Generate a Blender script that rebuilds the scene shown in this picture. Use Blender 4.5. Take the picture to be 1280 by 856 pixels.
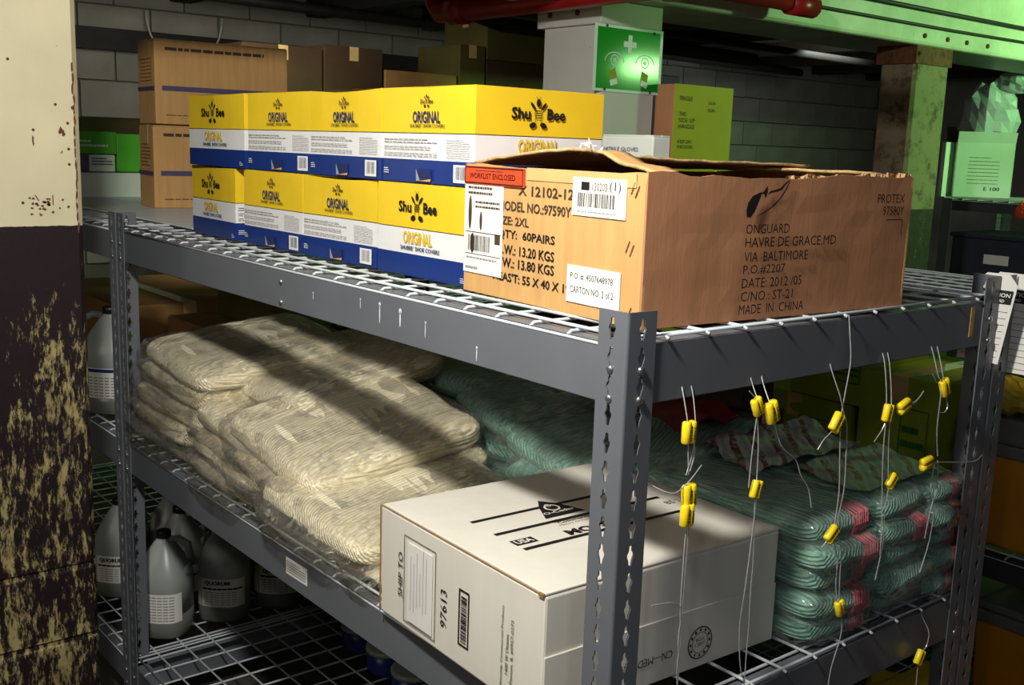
import bpy, bmesh, math, random
from mathutils import Vector, Matrix, noise
R = math.radians
random.seed(7)
for o in list(bpy.data.objects): bpy.data.objects.remove(o)
sc = bpy.context.scene
COL = sc.collection

# ------------------------------------------------------------------ camera
cd = bpy.data.cameras.new('camera'); cam = bpy.data.objects.new('camera', cd); COL.objects.link(cam)
cd.sensor_width = 36.0; cd.lens = 1338.65 * 36 / 1280; cd.clip_start = .02; cd.clip_end = 60
cr = Vector((0.62759113, 0.77783605, 0.03317298)); cu = Vector((-0.16031763, 0.08742034, 0.98318663)); cf = Vector((-0.76185801, 0.62235742, -0.17956506))
cam.matrix_world = Matrix(((cr.x, cu.x, -cf.x, 0.8945), (cr.y, cu.y, -cf.y, -0.9093), (cr.z, cu.z, -cf.z, 1.5332), (0, 0, 0, 1)))
sc.camera = cam
# ------------------------------------------------------------------ world, lights, exposure
w = bpy.data.worlds.new('world'); sc.world = w; w.use_nodes = True
w.node_tree.nodes['Background'].inputs[0].default_value = (.75, .82, 1, 1)
w.node_tree.nodes['Background'].inputs[1].default_value = .06
def area(name, loc, target, size, power, color, size_y=None, spread=180):
    l = bpy.data.lights.new(name, 'AREA'); l.energy = power; l.color = color; l.size = size
    if size_y: l.shape = 'RECTANGLE'; l.size_y = size_y
    l.spread = R(spread)
    o = bpy.data.objects.new(name, l); COL.objects.link(o); o.location = loc
    o.rotation_euler = (Vector(target) - Vector(loc)).to_track_quat('-Z', 'Y').to_euler(); return o
area('flash_bounce', (.12, -.78, 2.2), (-.6, .2, 1.2), .11, 34, (1, .97, .9))
area('camera_flash', (.80, -.98, 1.72), (-.7, .4, 1.2), .05, 1.6, (1, .98, .95))
area('side_fill', (2.0, -.6, 2.1), (0, .4, 1.1), .5, 4, (.72, .8, 1))  # weak bluish fill added out of view, stands in for room bounce
area('green_lamp', (1.15, 4.035, 2.044), (-1.4, 3.55, 1.95), .30, 26, (.42, 1, .34), .09, 92)
area('aisle_fill', (-1.1, -2.4, 2.0), (-3.2, 1.8, 1.8), .7, 9, (1, .93, .8))  # added fill, no known fixture: lifts the left wall and evens the falloff
area('rear_fill', (-3.1, .9, 2.22), (-5.0, 2.2, 1.6), .6, 13, (1, .95, .85))  # invented source that brightens the block wall and far rack
area('rear_fill', (-3.3, 5.2, 2.22), (-4.8, 5.6, 1.2), .6, 9, (.9, 1, .9))  # unseen extra fill put in to lift the right background
sc.view_settings.view_transform = 'Standard'; sc.view_settings.look = 'None'
sc.view_settings.exposure = 0.0; sc.view_settings.gamma = 1; sc.view_settings.use_curve_mapping = False

# ------------------------------------------------------------------ materials
def lin(c):
    f = lambda v: (v / 255 / 12.92) if v / 255 <= .04045 else ((v / 255 + .055) / 1.055) ** 2.4
    return (f(c[0]), f(c[1]), f(c[2]), 1)
class NT:
    def __init__(s, name):
        s.m = bpy.data.materials.new(name); s.m.use_nodes = True; s.t = s.m.node_tree; s.t.nodes.clear()
        s.out = s.n('ShaderNodeOutputMaterial'); s.b = s.n('ShaderNodeBsdfPrincipled'); s.l(s.b.outputs[0], s.out.inputs[0])
    def n(s, t, **k):
        x = s.t.nodes.new(t)
        for a, v in k.items(): setattr(x, a, v)
        return x
    def l(s, a, b): s.t.links.new(a, b)
    def coord(s, scale=(1, 1, 1)):
        c = s.n('ShaderNodeTexCoord'); mp = s.n('ShaderNodeMapping'); mp.inputs['Scale'].default_value = scale
        s.l(c.outputs['Object'], mp.inputs[0]); return mp.outputs[0]
    def noise(s, scale, detail=4, rough=.6, vec=None, sc3=(1, 1, 1)):
        x = s.n('ShaderNodeTexNoise'); x.inputs['Scale'].default_value = scale; x.inputs['Detail'].default_value = detail; x.inputs['Roughness'].default_value = rough
        s.l(vec or s.coord(sc3), x.inputs['Vector']); return x.outputs['Fac']
    def ramp(s, fac, stops, interp='LINEAR'):
        x = s.n('ShaderNodeValToRGB'); x.color_ramp.interpolation = interp; e = x.color_ramp.elements
        while len(e) < len(stops): e.new(.5)
        for i, (p, c) in enumerate(stops): e[i].position = p; e[i].color = c
        s.l(fac, x.inputs[0]); return x.outputs[0]
    def mix(s, fac, a, b):
        x = s.n('ShaderNodeMix', data_type='RGBA')
        for v, i in ((fac, 0), (a, 6), (b, 7)):
            if isinstance(v, (int, float)): x.inputs[i].default_value = v
            elif isinstance(v, tuple): x.inputs[i].default_value = v
            else: s.l(v, x.inputs[i])
        return x.outputs[2]
    def bump(s, h, strength=.3, dist=.002):
        x = s.n('ShaderNodeBump'); x.inputs['Strength'].default_value = strength; x.inputs['Distance'].default_value = dist
        s.l(h, x.inputs['Height']); s.l(x.outputs[0], s.b.inputs['Normal'])
def plain(name, c, rough=.6, metal=0, var=.08, scale=12, bump=0, bscale=200, sc3=(1, 1, 1), spec=.5):
    t = NT(name); a = lin(c)
    f = t.noise(scale, sc3=sc3)
    lo = tuple(x * (1 - var * 1.6) for x in a[:3]) + (1,); hi = tuple(min(1, x * (1 + var * 1.6)) for x in a[:3]) + (1,)
    t.l(t.ramp(f, [(.3, lo), (.7, hi)]), t.b.inputs['Base Color'])
    t.b.inputs['Roughness'].default_value = rough; t.b.inputs['Metallic'].default_value = metal
    t.b.inputs['Specular IOR Level'].default_value = spec
    if bump: t.bump(t.noise(bscale, sc3=sc3), bump)
    return t.m
M = {}
M['steel'] = plain('grey_painted_steel', (103, 106, 112), .36, .0, .05, 5, .05, 300)
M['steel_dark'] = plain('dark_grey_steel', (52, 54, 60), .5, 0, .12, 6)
M['wire'] = plain('white_coated_wire', (196, 202, 206), .35, 0, .03)
M['zinc'] = plain('zinc_bolt', (190, 190, 190), .3, .9, .05)
M['card'] = plain('kraft_cardboard', (205, 158, 98), .75, 0, .07, 9, .12, 60, (6, 6, .6))
M['card_red'] = plain('brown_cardboard', (178, 124, 86), .75, 0, .06, 7, .12, 60, (6, 6, .6))
M['card_dark'] = plain('dark_brown_cardboard', (66, 46, 24), .8, 0, .15, 6)
M['card_olive'] = plain('olive_cardboard', (84, 78, 30), .8, 0, .12, 6)
M['card_mid'] = plain('mid_brown_cardboard', (150, 112, 62), .8, 0, .12, 5)
M['card_edge'] = plain('corrugated_edge', (196, 160, 110), .9, 0, .25, 60, .6, 150)
M['white_card'] = plain('white_cardboard', (226, 221, 208), .6, 0, .02, 5, .06, 50, (6, 6, .6))
M['mint_card'] = plain('white_carton_paint', (215, 220, 212), .6, 0, .04, 5)
M['green_card'] = plain('lime_carton', (142, 158, 34), .65, 0, .1, 6)
M['yg_card'] = plain('yellow_green_carton', (170, 170, 30), .65, 0, .05, 6)
M['bright_green'] = plain('bright_green_print', (84, 176, 44), .4, 0, .05)
M['dkgreen'] = plain('dark_green_box', (20, 110, 40), .5, 0, .1)
M['ink'] = plain('black_ink', (24, 20, 18), .6, 0, .05)
M['brown_ink'] = plain('faded_ink', (70, 54, 36), .7, 0, .2, 90)
M['grey_ink'] = plain('grey_ink', (150, 148, 150), .6, 0, .05)
M['navy'] = plain('navy_print', (26, 52, 122), .3, 0, .04)
M['navy_ink'] = plain('navy_ink', (28, 44, 92), .4, 0, .04)
M['yellow'] = plain('yellow_print', (236, 200, 44), .32, 0, .03)
M['yellow_ink'] = plain('yellow_ink', (226, 190, 50), .4, 0, .04)
M['boxwhite'] = plain('glossy_white_print', (228, 228, 228), .32, 0, .02)
M['purple_ink'] = plain('purple_tape_print', (84, 76, 112), .5, 0, .05)
M['paper'] = plain('paper_label', (236, 234, 226), .5, 0, .02)
M['redlab'] = plain('red_orange_label', (226, 76, 42), .25, 0, .12, 30)
M['tape'] = plain('clear_tape', (206, 176, 118), .12, 0, .06, 25)
M['cap'] = plain('black_cap', (18, 18, 20), .4)
M['jug'] = plain('milky_plastic', (158, 164, 160), .35, 0, .03)
M['liquid'] = plain('filled_plastic', (112, 116, 108), .3, 0, .03)
M['blue'] = plain('blue_plastic', (26, 48, 118), .35)
M['seal'] = plain('yellow_seal_plastic', (250, 216, 30), .35, 0, .05)
M['cable'] = plain('steel_cable', (190, 190, 192), .35, .4, .1, 200)
M['sealtext'] = plain('seal_lettering', (70, 56, 10), .6)
M['redpipe'] = plain('red_painted_pipe', (150, 26, 24), .35, 0, .1)
M['darkpipe'] = plain('dark_pipe', (38, 34, 32), .6, 0, .2)
M['signgreen'] = plain('sign_green', (20, 140, 32), .10, 0, .02, spec=.06)
M['signwhite'] = plain('sign_white', (206, 222, 208), .3, 0, .02, spec=.06)
M['amber'] = plain('amber_tote', (206, 136, 14), .5, 0, .06)
M['greylid'] = plain('grey_tote_lid', (108, 110, 106), .5, 0, .06)
M['bagyellow'] = plain('yellow_bag', (190, 160, 26), .5, 0, .1)
M['orange'] = plain('orange_cloth', (200, 70, 26), .7)
M['darkblue'] = plain('dark_bin', (40, 44, 62), .5, 0, .1)
M['liner'] = plain('pale_shelf_liner', (222, 228, 232), .4, 0, .04)
M['floor'] = plain('concrete_floor', (84, 78, 70), .7, 0, .2, 3, .3, 30)
M['ceil'] = plain('dark_ceiling', (70, 66, 58), .9, 0, .25, 3)
M['joist'] = plain('dark_timber', (48, 38, 30), .9, 0, .25, 5)
M['block'] = plain('painted_block', (158, 156, 144), .8, 0, .12, 3, .4, 60)
M['mortar'] = plain('mortar', (112, 108, 98), .9, 0, .1, 8)
M['plastic_white'] = plain('white_sack', (190, 200, 200), .3, 0, .1, 20, .5, 30)
M['pinkband'] = plain('pink_band', (190, 70, 88), .7, 0, .1, 60)
M['darkred'] = plain('dark_red_print', (130, 24, 34), .5, 0, .1, 30)
M['rust'] = plain('rust', (92, 56, 32), .9, 0, .3, 40)

def mat_column(name, up, low):
    t = NT(name); tc = t.n('ShaderNodeTexCoord'); sx = t.n('ShaderNodeSeparateXYZ'); t.l(tc.outputs['Object'], sx.inputs[0])
    z = sx.outputs['Z']
    def math_(op, a, b):
        x = t.n('ShaderNodeMath', operation=op)
        for i, v in enumerate((a, b)):
            if isinstance(v, (int, float)): x.inputs[i].default_value = v
            else: t.l(v, x.inputs[i])
        return x.outputs[0]
    n1 = t.noise(3, 3); creamv = t.mix(t.ramp(n1, [(.35, (0, 0, 0, 1)), (.75, (1, 1, 1, 1))]), lin(up), tuple(x * .8 for x in lin(up)[:3]) + (1,))
    chips = t.ramp(t.noise(22, 4, .65), [(.70, (0, 0, 0, 1)), (.73, (1, 1, 1, 1))])
    cream = t.mix(chips, creamv, lin((120, 84, 56)))
    # peeled patches, denser lower down, streaked vertically
    nz = t.noise(60, 9, .8, sc3=(1.0, 1.0, .3)); big = t.noise(9, 4, .6, sc3=(1, 1, .35))
    zz = math_('MULTIPLY', math_('SUBTRACT', 1.08, z), .42)
    zz = math_('MINIMUM', zz, .05)
    pv = math_('ADD', math_('ADD', nz, math_('MULTIPLY', math_('SUBTRACT', big, .5), .5)), zz)
    peel = t.ramp(pv, [(.57, (0, 0, 0, 1)), (.64, (1, 1, 1, 1))])
    rust = t.ramp(t.noise(9, 5, .7), [(.5, (0, 0, 0, 1)), (.8, (1, 1, 1, 1))])
    under = t.mix(rust, lin((160, 146, 98)), lin((70, 44, 28)))
    lowc = t.mix(peel, lin(low), under)
    edge = math_('GREATER_THAN', math_('ADD', z, math_('MULTIPLY', t.noise(40), .006)), 1.352)
    t.l(t.mix(edge, lowc, cream), t.b.inputs['Base Color']); t.b.inputs['Roughness'].default_value = .6; t.b.inputs['Specular IOR Level'].default_value = .25
    t.bump(math_('ADD', math_('MULTIPLY', peel, -.6), math_('MULTIPLY', t.noise(60, 5), .5)), .35, .004)
    return t.m
M['column'] = mat_column('cream_and_maroon_paint', (204, 196, 164), (28, 16, 20))
def dirty(m, c, a, b, sc_):
    t = m.node_tree; bs = [n for n in t.nodes if n.type == 'BSDF_PRINCIPLED'][0]; src = bs.inputs['Base Color'].links[0].from_socket
    nz = t.nodes.new('ShaderNodeTexNoise'); nz.inputs['Scale'].default_value = sc_; nz.inputs['Detail'].default_value = 6; nz.inputs['Roughness'].default_value = .75
    tc = t.nodes.new('ShaderNodeTexCoord'); t.links.new(tc.outputs['Object'], nz.inputs['Vector'])
    rp = t.nodes.new('ShaderNodeValToRGB'); rp.color_ramp.elements[0].position = a; rp.color_ramp.elements[1].position = b; t.links.new(nz.outputs['Fac'], rp.inputs[0])
    mx = t.nodes.new('ShaderNodeMix'); mx.data_type = 'RGBA'; t.links.new(rp.outputs[0], mx.inputs[0]); t.links.new(src, mx.inputs[6]); mx.inputs[7].default_value = lin(c); t.links.new(mx.outputs[2], bs.inputs['Base Color'])
M['column_white'] = mat_column('white_column_paint', (206, 204, 194), (50, 36, 36))
M['column_beige'] = mat_column('beige_column_paint', (128, 114, 88), (40, 36, 34))
dirty(M['column_beige'], (66, 50, 34), .5, .66, 14)
t = NT('beam_cream_paint')
f = t.noise(2.2, 6, .7); g = t.noise(11, 6, .75)
c1 = t.mix(t.ramp(f, [(.35, (0, 0, 0, 1)), (.7, (1, 1, 1, 1))]), lin((214, 212, 196)), lin((168, 168, 150)))
t.l(t.mix(t.ramp(g, [(.66, (0, 0, 0, 1)), (.7, (1, 1, 1, 1))]), c1, lin((110, 92, 40))), t.b.inputs['Base Color']); t.b.inputs['Roughness'].default_value = .45; t.bump(t.noise(30, 4), .2)
M['beam'] = t.m
def mat_strand(name, a, b, spec):
    t = NT(name)
    f = t.noise(7, 3, sc3=(1, 1, 1)); s = t.noise(18, 6, .75, sc3=(9, .8, 9))
    c = t.mix(t.ramp(s, [(.32, (0, 0, 0, 1)), (.55, (1, 1, 1, 1))]), lin(b), lin(a))
    t.l(c, t.b.inputs['Base Color']); t.b.inputs['Roughness'].default_value = .85; t.b.inputs['Specular IOR Level'].default_value = spec
    wv = t.n('ShaderNodeTexWave', wave_type='BANDS', bands_direction='DIAGONAL'); wv.inputs['Scale'].default_value = 75; wv.inputs['Distortion'].default_value = 5; wv.inputs['Detail'].default_value = 2; wv.inputs['Detail Scale'].default_value = .5
    t.l(t.coord((1, .12, 1)), wv.inputs[0])
    c = t.mix(t.ramp(wv.outputs['Fac'], [(.0, (.32, .32, .32, 1)), (.35, (0, 0, 0, 1))]), c, lin(tuple(x * .72 for x in b)))
    t.l(c, t.b.inputs['Base Color'])
    ad = t.n('ShaderNodeMath', operation='ADD'); t.l(s, ad.inputs[0]); t.l(wv.outputs['Fac'], ad.inputs[1])
    t.bump(ad.outputs[0], .6, .003); return t.m
M['cotton'] = mat_strand('cream_cotton_strands', (255, 246, 216), (218, 202, 160), .2)
M['teal'] = mat_strand('teal_green_strands', (150, 188, 170), (84, 122, 108), .2)
def mat_plastic(name, tint, base, amt, dfac=.3):
    t = NT(name); t.t.nodes.remove(t.b)
    tr = t.n('ShaderNodeBsdfTransparent'); tr.inputs[0].default_value = tint
    gl = t.n('ShaderNodeBsdfGlossy'); gl.inputs['Roughness'].default_value = .13
    df = t.n('ShaderNodeBsdfDiffuse'); df.inputs[0].default_value = base
    m0 = t.n('ShaderNodeMixShader'); m0.inputs[0].default_value = dfac; t.l(gl.outputs[0], m0.inputs[1]); t.l(df.outputs[0], m0.inputs[2])
    lw = t.n('ShaderNodeLayerWeight'); lw.inputs[0].default_value = .35
    nn = t.noise(22, 5, .7)
    mm = t.n('ShaderNodeMath', operation='MULTIPLY_ADD'); t.l(lw.outputs['Fresnel'], mm.inputs[0]); mm.inputs[1].default_value = .3
    m3 = t.n('ShaderNodeMath', operation='MULTIPLY'); t.l(t.ramp(nn, [(.48, (0, 0, 0, 1)), (.72, (1, 1, 1, 1))]), m3.inputs[0]); m3.inputs[1].default_value = amt; t.l(m3.outputs[0], mm.inputs[2])
    mx = t.n('ShaderNodeMixShader'); t.l(mm.outputs[0], mx.inputs[0]); t.l(tr.outputs[0], mx.inputs[1]); t.l(m0.outputs[0], mx.inputs[2]); t.l(mx.outputs[0], t.out.inputs[0])
    v = t.n('ShaderNodeTexVoronoi', feature='DISTANCE_TO_EDGE'); v.inputs['Scale'].default_value = 38; t.l(t.coord((1, .6, 1)), v.inputs[0])
    bp = t.n('ShaderNodeBump'); bp.inputs['Strength'].default_value = .9; bp.inputs['Distance'].default_value = .004; t.l(v.outputs[0], bp.inputs['Height'])
    for s in (gl, df, lw): t.l(bp.outputs[0], s.inputs['Normal'])
    return t.m
M['film'] = mat_plastic('clear_plastic_film', (.97, .96, .94, 1), (.55, .54, .5, 1), .34, .22)
M['film_teal'] = mat_plastic('clear_plastic_wrap', (.95, .97, .96, 1), (.34, .42, .38, 1), .12, .62)
t = NT('striped_print_sheet')
wv = t.n('ShaderNodeTexWave', wave_type='BANDS', bands_direction='DIAGONAL'); wv.inputs['Scale'].default_value = 12; wv.inputs['Distortion'].default_value = 3; wv.inputs['Detail'].default_value = 2
t.l(t.coord(), wv.inputs[0])
c = t.ramp(wv.outputs['Fac'], [(0, lin((120, 20, 32))), (.11, lin((52, 44, 48))), (.2, lin((168, 172, 174))), (.8, lin((134, 138, 144)))], 'CONSTANT')
t.l(t.mix(t.ramp(t.noise(60, 4), [(.5, (0, 0, 0, 1)), (.6, (1, 1, 1, 1))]), c, lin((150, 154, 156))), t.b.inputs['Base Color']); t.b.inputs['Roughness'].default_value = .3
M['print'] = t.m

# ------------------------------------------------------------------ mesh helpers
class MB:
    def __init__(s): s.v = []; s.f = []; s.mi = []; s.sm = []
    def add(s, vs, fs, mi=0, smooth=False):
        k = len(s.v); s.v += [tuple(v) for v in vs]; s.f += [tuple(i + k for i in f) for f in fs]; s.mi += [mi] * len(fs); s.sm += [smooth] * len(fs)
    def box(s, x0, x1, y0, y1, z0, z1, mi=0):
        s.add([(x, y, z) for x in (x0, x1) for y in (y0, y1) for z in (z0, z1)], [(0, 1, 3, 2), (4, 6, 7, 5), (0, 4, 5, 1), (2, 3, 7, 6), (0, 2, 6, 4), (1, 5, 7, 3)], mi)
    def tube(s, pts, r, n=6, mi=0, caps=True):
        pts = [Vector(p) for p in pts]; vs = []; fs = []; ref = None
        for i, p in enumerate(pts):
            d = (pts[min(i + 1, len(pts) - 1)] - pts[max(i - 1, 0)])
            if d.length < 1e-9: d = Vector((0, 0, 1))
            d.normalize()
            if ref is None: ref = Vector((0, 0, 1)) if abs(d.z) < .9 else Vector((1, 0, 0))
            a = d.cross(ref)
            if a.length < 1e-6: a = d.orthogonal()
            a.normalize(); b = d.cross(a); ref = -b if False else ref
            rr = r[i] if isinstance(r, (list, tuple)) else r
            for k in range(n):
                t = 2 * math.pi * k / n; vs.append(p + (a * math.cos(t) + b * math.sin(t)) * rr)
        for i in range(len(pts) - 1):
            for k in range(n): fs.append((i * n + k, i * n + (k + 1) % n, (i + 1) * n + (k + 1) % n, (i + 1) * n + k))
        if caps: fs.append(tuple(range(n))[::-1]); fs.append(tuple((len(pts) - 1) * n + k for k in range(n)))
        s.add(vs, fs, mi, n > 5)
    def lathe(s, prof, n=24, mi=0, sq=0.0):
        vs = []; fs = []
        for (r, z) in prof:
            for k in range(n):
                t = 2 * math.pi * k / n; q = 1.0
                if sq: q = (1 - sq) + sq * min(1.28, 1 / max(abs(math.cos(t)), abs(math.sin(t))))
                vs.append((r * q * math.cos(t), r * q * math.sin(t), z))
        m = len(prof)
        for i in range(m - 1):
            for k in range(n): fs.append((i * n + k, i * n + (k + 1) % n, (i + 1) * n + (k + 1) % n, (i + 1) * n + k))
        fs.append(tuple(range(n))[::-1]); fs.append(tuple((m - 1) * n + k for k in range(n)))
        s.add(vs, fs, mi, True)
    def mesh(s, name, mats):
        me = bpy.data.meshes.new(name); me.from_pydata(s.v, [], s.f)
        for m in (mats if isinstance(mats, (list, tuple)) else [mats]): me.materials.append(M[m])
        me.polygons.foreach_set('material_index', s.mi); me.polygons.foreach_set('use_smooth', s.sm); me.update()
        return me
    def obj(s, name, mats, parent=None): return link(name, s.mesh(name, mats), parent)
def link(name, me, parent=None, loc=None, rot=None):
    o = bpy.data.objects.new(name, me); COL.objects.link(o)
    if parent: o.parent = parent
    if loc: o.location = loc
    if rot: o.rotation_euler = rot
    return o
def empty(name, loc, rz=0, parent=None):
    o = bpy.data.objects.new(name, None); COL.objects.link(o); o.location = loc; o.rotation_euler = (0, 0, rz); o.empty_display_size = .05; return o
def tag(o, label, cat, group=None, kind=None):
    o['label'] = label
    if cat: o['category'] = cat
    if group: o['group'] = group
    if kind: o['kind'] = kind
    return o
def struct(o, label=None):
    o['kind'] = 'structure'
    if label: o['label'] = label
    return o
def bevel(o, wd, seg=2):
    m = o.modifiers.new('bevel', 'BEVEL'); m.width = wd; m.segments = seg; m.limit_method = 'ANGLE'; return o
def kids(o): return [c for c in bpy.data.objects if c.parent == o]
def dup(root, loc, rot=None, label=None):
    r = root.copy(); COL.objects.link(r); r.location = loc
    if rot is not None: r.rotation_euler = rot
    if label: r['label'] = label
    for ch in kids(root):
        c = ch.copy(); COL.objects.link(c); c.parent = r
        for g in kids(ch):
            d = g.copy(); COL.objects.link(d); d.parent = c
    return r

# text geometry cache
_tc = {}
def textgeo(s, bold=0.0):
    key = (s, bold)
    if key in _tc: return _tc[key]
    c = bpy.data.curves.new('t', 'FONT'); c.body = s; c.size = 1; c.resolution_u = 2; c.offset = bold; c.space_line = .95
    o = bpy.data.objects.new('t', c); COL.objects.link(o)
    dg = bpy.context.evaluated_depsgraph_get(); me = bpy.data.meshes.new_from_object(o.evaluated_get(dg))
    vs = [(v.co.x, v.co.y) for v in me.vertices]; fs = [tuple(p.vertices) for p in me.polygons]
    bpy.data.objects.remove(o); bpy.data.curves.remove(c); bpy.data.meshes.remove(me)
    if not vs: vs = [(0, 0)]
    x0 = min(v[0] for v in vs); x1 = max(v[0] for v in vs); y0 = min(v[1] for v in vs); y1 = max(v[1] for v in vs)
    _tc[key] = (vs, fs, x0, x1, y0, y1); return _tc[key]
class Ink:
    """flat print collected in (u, v) face coordinates, built as one mesh on a face"""
    def __init__(s): s.mb = MB(); s.mats = []
    def mi(s, m):
        if m not in s.mats: s.mats.append(m)
        return s.mats.index(m)
    def poly(s, pts, m='ink', w=0): s.mb.add([(x, y, w) for x, y in pts], [tuple(range(len(pts)))], s.mi(m))
    def rect(s, u0, v0, u1, v1, m='ink', w=0): s.poly([(u0, v0), (u1, v0), (u1, v1), (u0, v1)], m, w)
    def line(s, a, b, t, m='ink', w=0):
        a = Vector(a); b = Vector(b); d = (b - a).normalized(); n = Vector((-d.y, d.x)) * t / 2
        s.poly([tuple(a - n), tuple(b - n), tuple(b + n), tuple(a + n)], m, w)
    def frame(s, u0, v0, u1, v1, t, m='ink', w=0):
        s.rect(u0, v0, u1, v0 + t, m, w); s.rect(u0, v1 - t, u1, v1, m, w); s.rect(u0, v0 + t, u0 + t, v1 - t, m, w); s.rect(u1 - t, v0 + t, u1, v1 - t, m, w)
    def ell(s, cx, cy, rx, ry, m='ink', rot=0, n=16, w=0):
        c, q = math.cos(rot), math.sin(rot)
        s.poly([(cx + rx * math.cos(t) * c - ry * math.sin(t) * q, cy + rx * math.cos(t) * q + ry * math.sin(t) * c) for t in [2 * math.pi * k / n for k in range(n)]], m, w)
    def ring(s, cx, cy, r, t, m='ink', n=24, w=0):
        for k in range(n):
            a, b = 2 * math.pi * k / n, 2 * math.pi * (k + 1) / n
            s.poly([(cx + r * math.cos(a), cy + r * math.sin(a)), (cx + r * math.cos(b), cy + r * math.sin(b)), (cx + (r - t) * math.cos(b), cy + (r - t) * math.sin(b)), (cx + (r - t) * math.cos(a), cy + (r - t) * math.sin(a))], m, w)
    def text(s, body, u, v, width, height, m='ink', rot=0, bold=0.0, w=0):
        """fitted so that the ink box is width x height with its lower left at (u, v), turned by rot about that point"""
        vs, fs, x0, x1, y0, y1 = textgeo(body, bold)
        sx = width / (x1 - x0); sy = height / (y1 - y0); c, q = math.cos(rot), math.sin(rot); out = []
        for x, y in vs:
            a = (x - x0) * sx; b = (y - y0) * sy; out.append((u + a * c - b * q, v + a * q + b * c, w))
        s.mb.add(out, fs, s.mi(m))
    def barcode(s, u0, v0, u1, v1, m='ink', seed=1, vertical=True):
        r = random.Random(seed); L = (u1 - u0) if vertical else (v1 - v0); p = 0
        while p < L * .97:
            b = L * r.choice((.012, .02, .03)); g = L * r.choice((.012, .018, .028))
            if vertical: s.rect(u0 + p, v0, min(u0 + p + b, u1), v1, m)
            else: s.rect(u0, v0 + p, u1, min(v0 + p + b, v1), m)
            p += b + g
    def smalltext(s, u0, v0, u1, v1, rows, m='grey_ink', seed=1, fill=.45):
        r = random.Random(seed); h = (v1 - v0) / rows
        for k in range(rows):
            a = u0; y = v1 - (k + 1) * h; end = u1 if r.random() > .3 else u0 + (u1 - u0) * r.uniform(.5, .9)
            while a < end:
                l = (u1 - u0) * r.uniform(.04, .12); s.rect(a, y + h * (.5 - fill / 2), min(a + l, end), y + h * (.5 + fill / 2), m); a += l + (u1 - u0) * .015
    def build(s, name, parent, origin, U, V, off=.0007):
        U = Vector(U).normalized(); V = Vector(V).normalized(); N = U.cross(V); O = Vector(origin)
        s.mb.v = [tuple(O + U * x + V * y + N * (off + z)) for x, y, z in s.mb.v]
        return s.mb.obj(name, s.mats, parent)
def sheet(name, parent, origin, U, V, w, h, m, off=.0004, th=.0004, u0=0, v0=0):
    U = Vector(U).normalized(); V = Vector(V).normalized(); N = U.cross(V); O = Vector(origin); mb = MB()
    P = [O + U * (u0 + a) + V * (v0 + b) + N * c for a in (0, w) for b in (0, h) for c in (0, off + th)]
    mb.add(P, [(0, 1, 3, 2), (4, 6, 7, 5), (0, 4, 5, 1), (2, 3, 7, 6), (0, 2, 6, 4), (1, 5, 7, 3)])
    o = mb.obj(name, m, parent); return o

# ------------------------------------------------------------------ room shell
mb = MB(); mb.box(-5.4, 3.2, -3.2, 9.2, -.1, 0); struct(mb.obj('floor', 'floor'), 'bare dark concrete floor')
mb = MB(); mb.box(-5.4, 3.2, -3.2, 9.2, 2.42, 2.52); ce = struct(mb.obj('ceiling', 'ceil'), 'dark low ceiling slab')
for i in range(9):
    mb = MB(); y = 1.5 + i * .85; mb.box(-5.2, -1.62, y, y + .12, 2.27, 2.42); mb.obj('joist', 'joist', ce)
mb = MB(); mb.box(-5.3, -5.2, -3.2, 9.2, 0, 2.42); wl = struct(mb.obj('wall_left', 'mortar'), 'pale painted block wall behind the racks')
bk = MB(); bk.box(0, .02, 0, .385, 0, .19); bkm = bk.mesh('block', 'block')
row = 0; z = .82
while z < 2.3:
    y = .2 - (.2 if row % 2 else 0)
    while y < 8.4:
        link('block', bkm, wl, (-5.2 - .004 * random.random(), y, z)); y += .397
    z += .2; row += 1
mb = MB(); mb.box(-5.3, 3.2, 9.2, 9.3, 0, 2.42); struct(mb.obj('wall_back', 'block'), 'far painted wall in the dark')
mb = MB(); mb.box(-5.3, 3.2, -3.3, -3.2, 0, 2.42); struct(mb.obj('wall_front', 'block'))
mb = MB(); mb.box(3.2, 3.3, -3.2, 9.2, 0, 2.42); struct(mb.obj('wall_right', 'block'))
# dark steel rail on the block wall
mb = MB(); mb.box(-5.19, -5.12, .2, 4.6, 1.975, 2.09); r0 = mb.obj('wall_rail', 'darkpipe'); tag(r0, 'black steel rail running along the pale block wall', 'rail')
mb = MB(); mb.box(-5.19, -4.9, .2, 1.6, 1.56, 1.60); mb.box(-5.19, -4.9, .2, 1.6, 0.0, .06); mb.box(-5.19, -5.1, .2, .26, 0.0, 1.56); mb.box(-5.19, -5.1, 1.5, 1.56, 0.0, 1.56)
r0 = mb.obj('wall_shelf', 'darkpipe'); tag(r0, 'narrow dark shelf against the block wall above the green boxes', 'shelf')
# long painted beam on the column line
mb = MB(); mb.box(-1.66, -1.335, -3.2, 9.0, 1.952, 2.42); bm_ = struct(bevel(mb.obj('beam', 'beam'), .012, 2), 'cream painted overhead beam tinted by a green lamp')
mb = MB(); mb.tube([(-1.325, .2, 2.02), (-1.325, 3.0, 2.018), (-1.325, 4.6, 2.03)], .006, 6); mb.obj('conduit', 'darkpipe', bm_)
mb = MB(); mb.tube([(-1.325, 1.95, 2.075), (-1.325, 3.1, 2.075), (-1.325, 3.6, 2.075)], .009, 6); mb.obj('conduit', 'darkpipe', bm_)
for y in (2.82, 2.98, 3.12, 3.28):
    mb = MB(); mb.lathe([(.009, 0), (.009, .006)], 8); b = mb.obj('bolt', 'rust', bm_); b.location = (-1.335, y, 1.985); b.rotation_euler = (0, R(90), 0)

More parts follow.
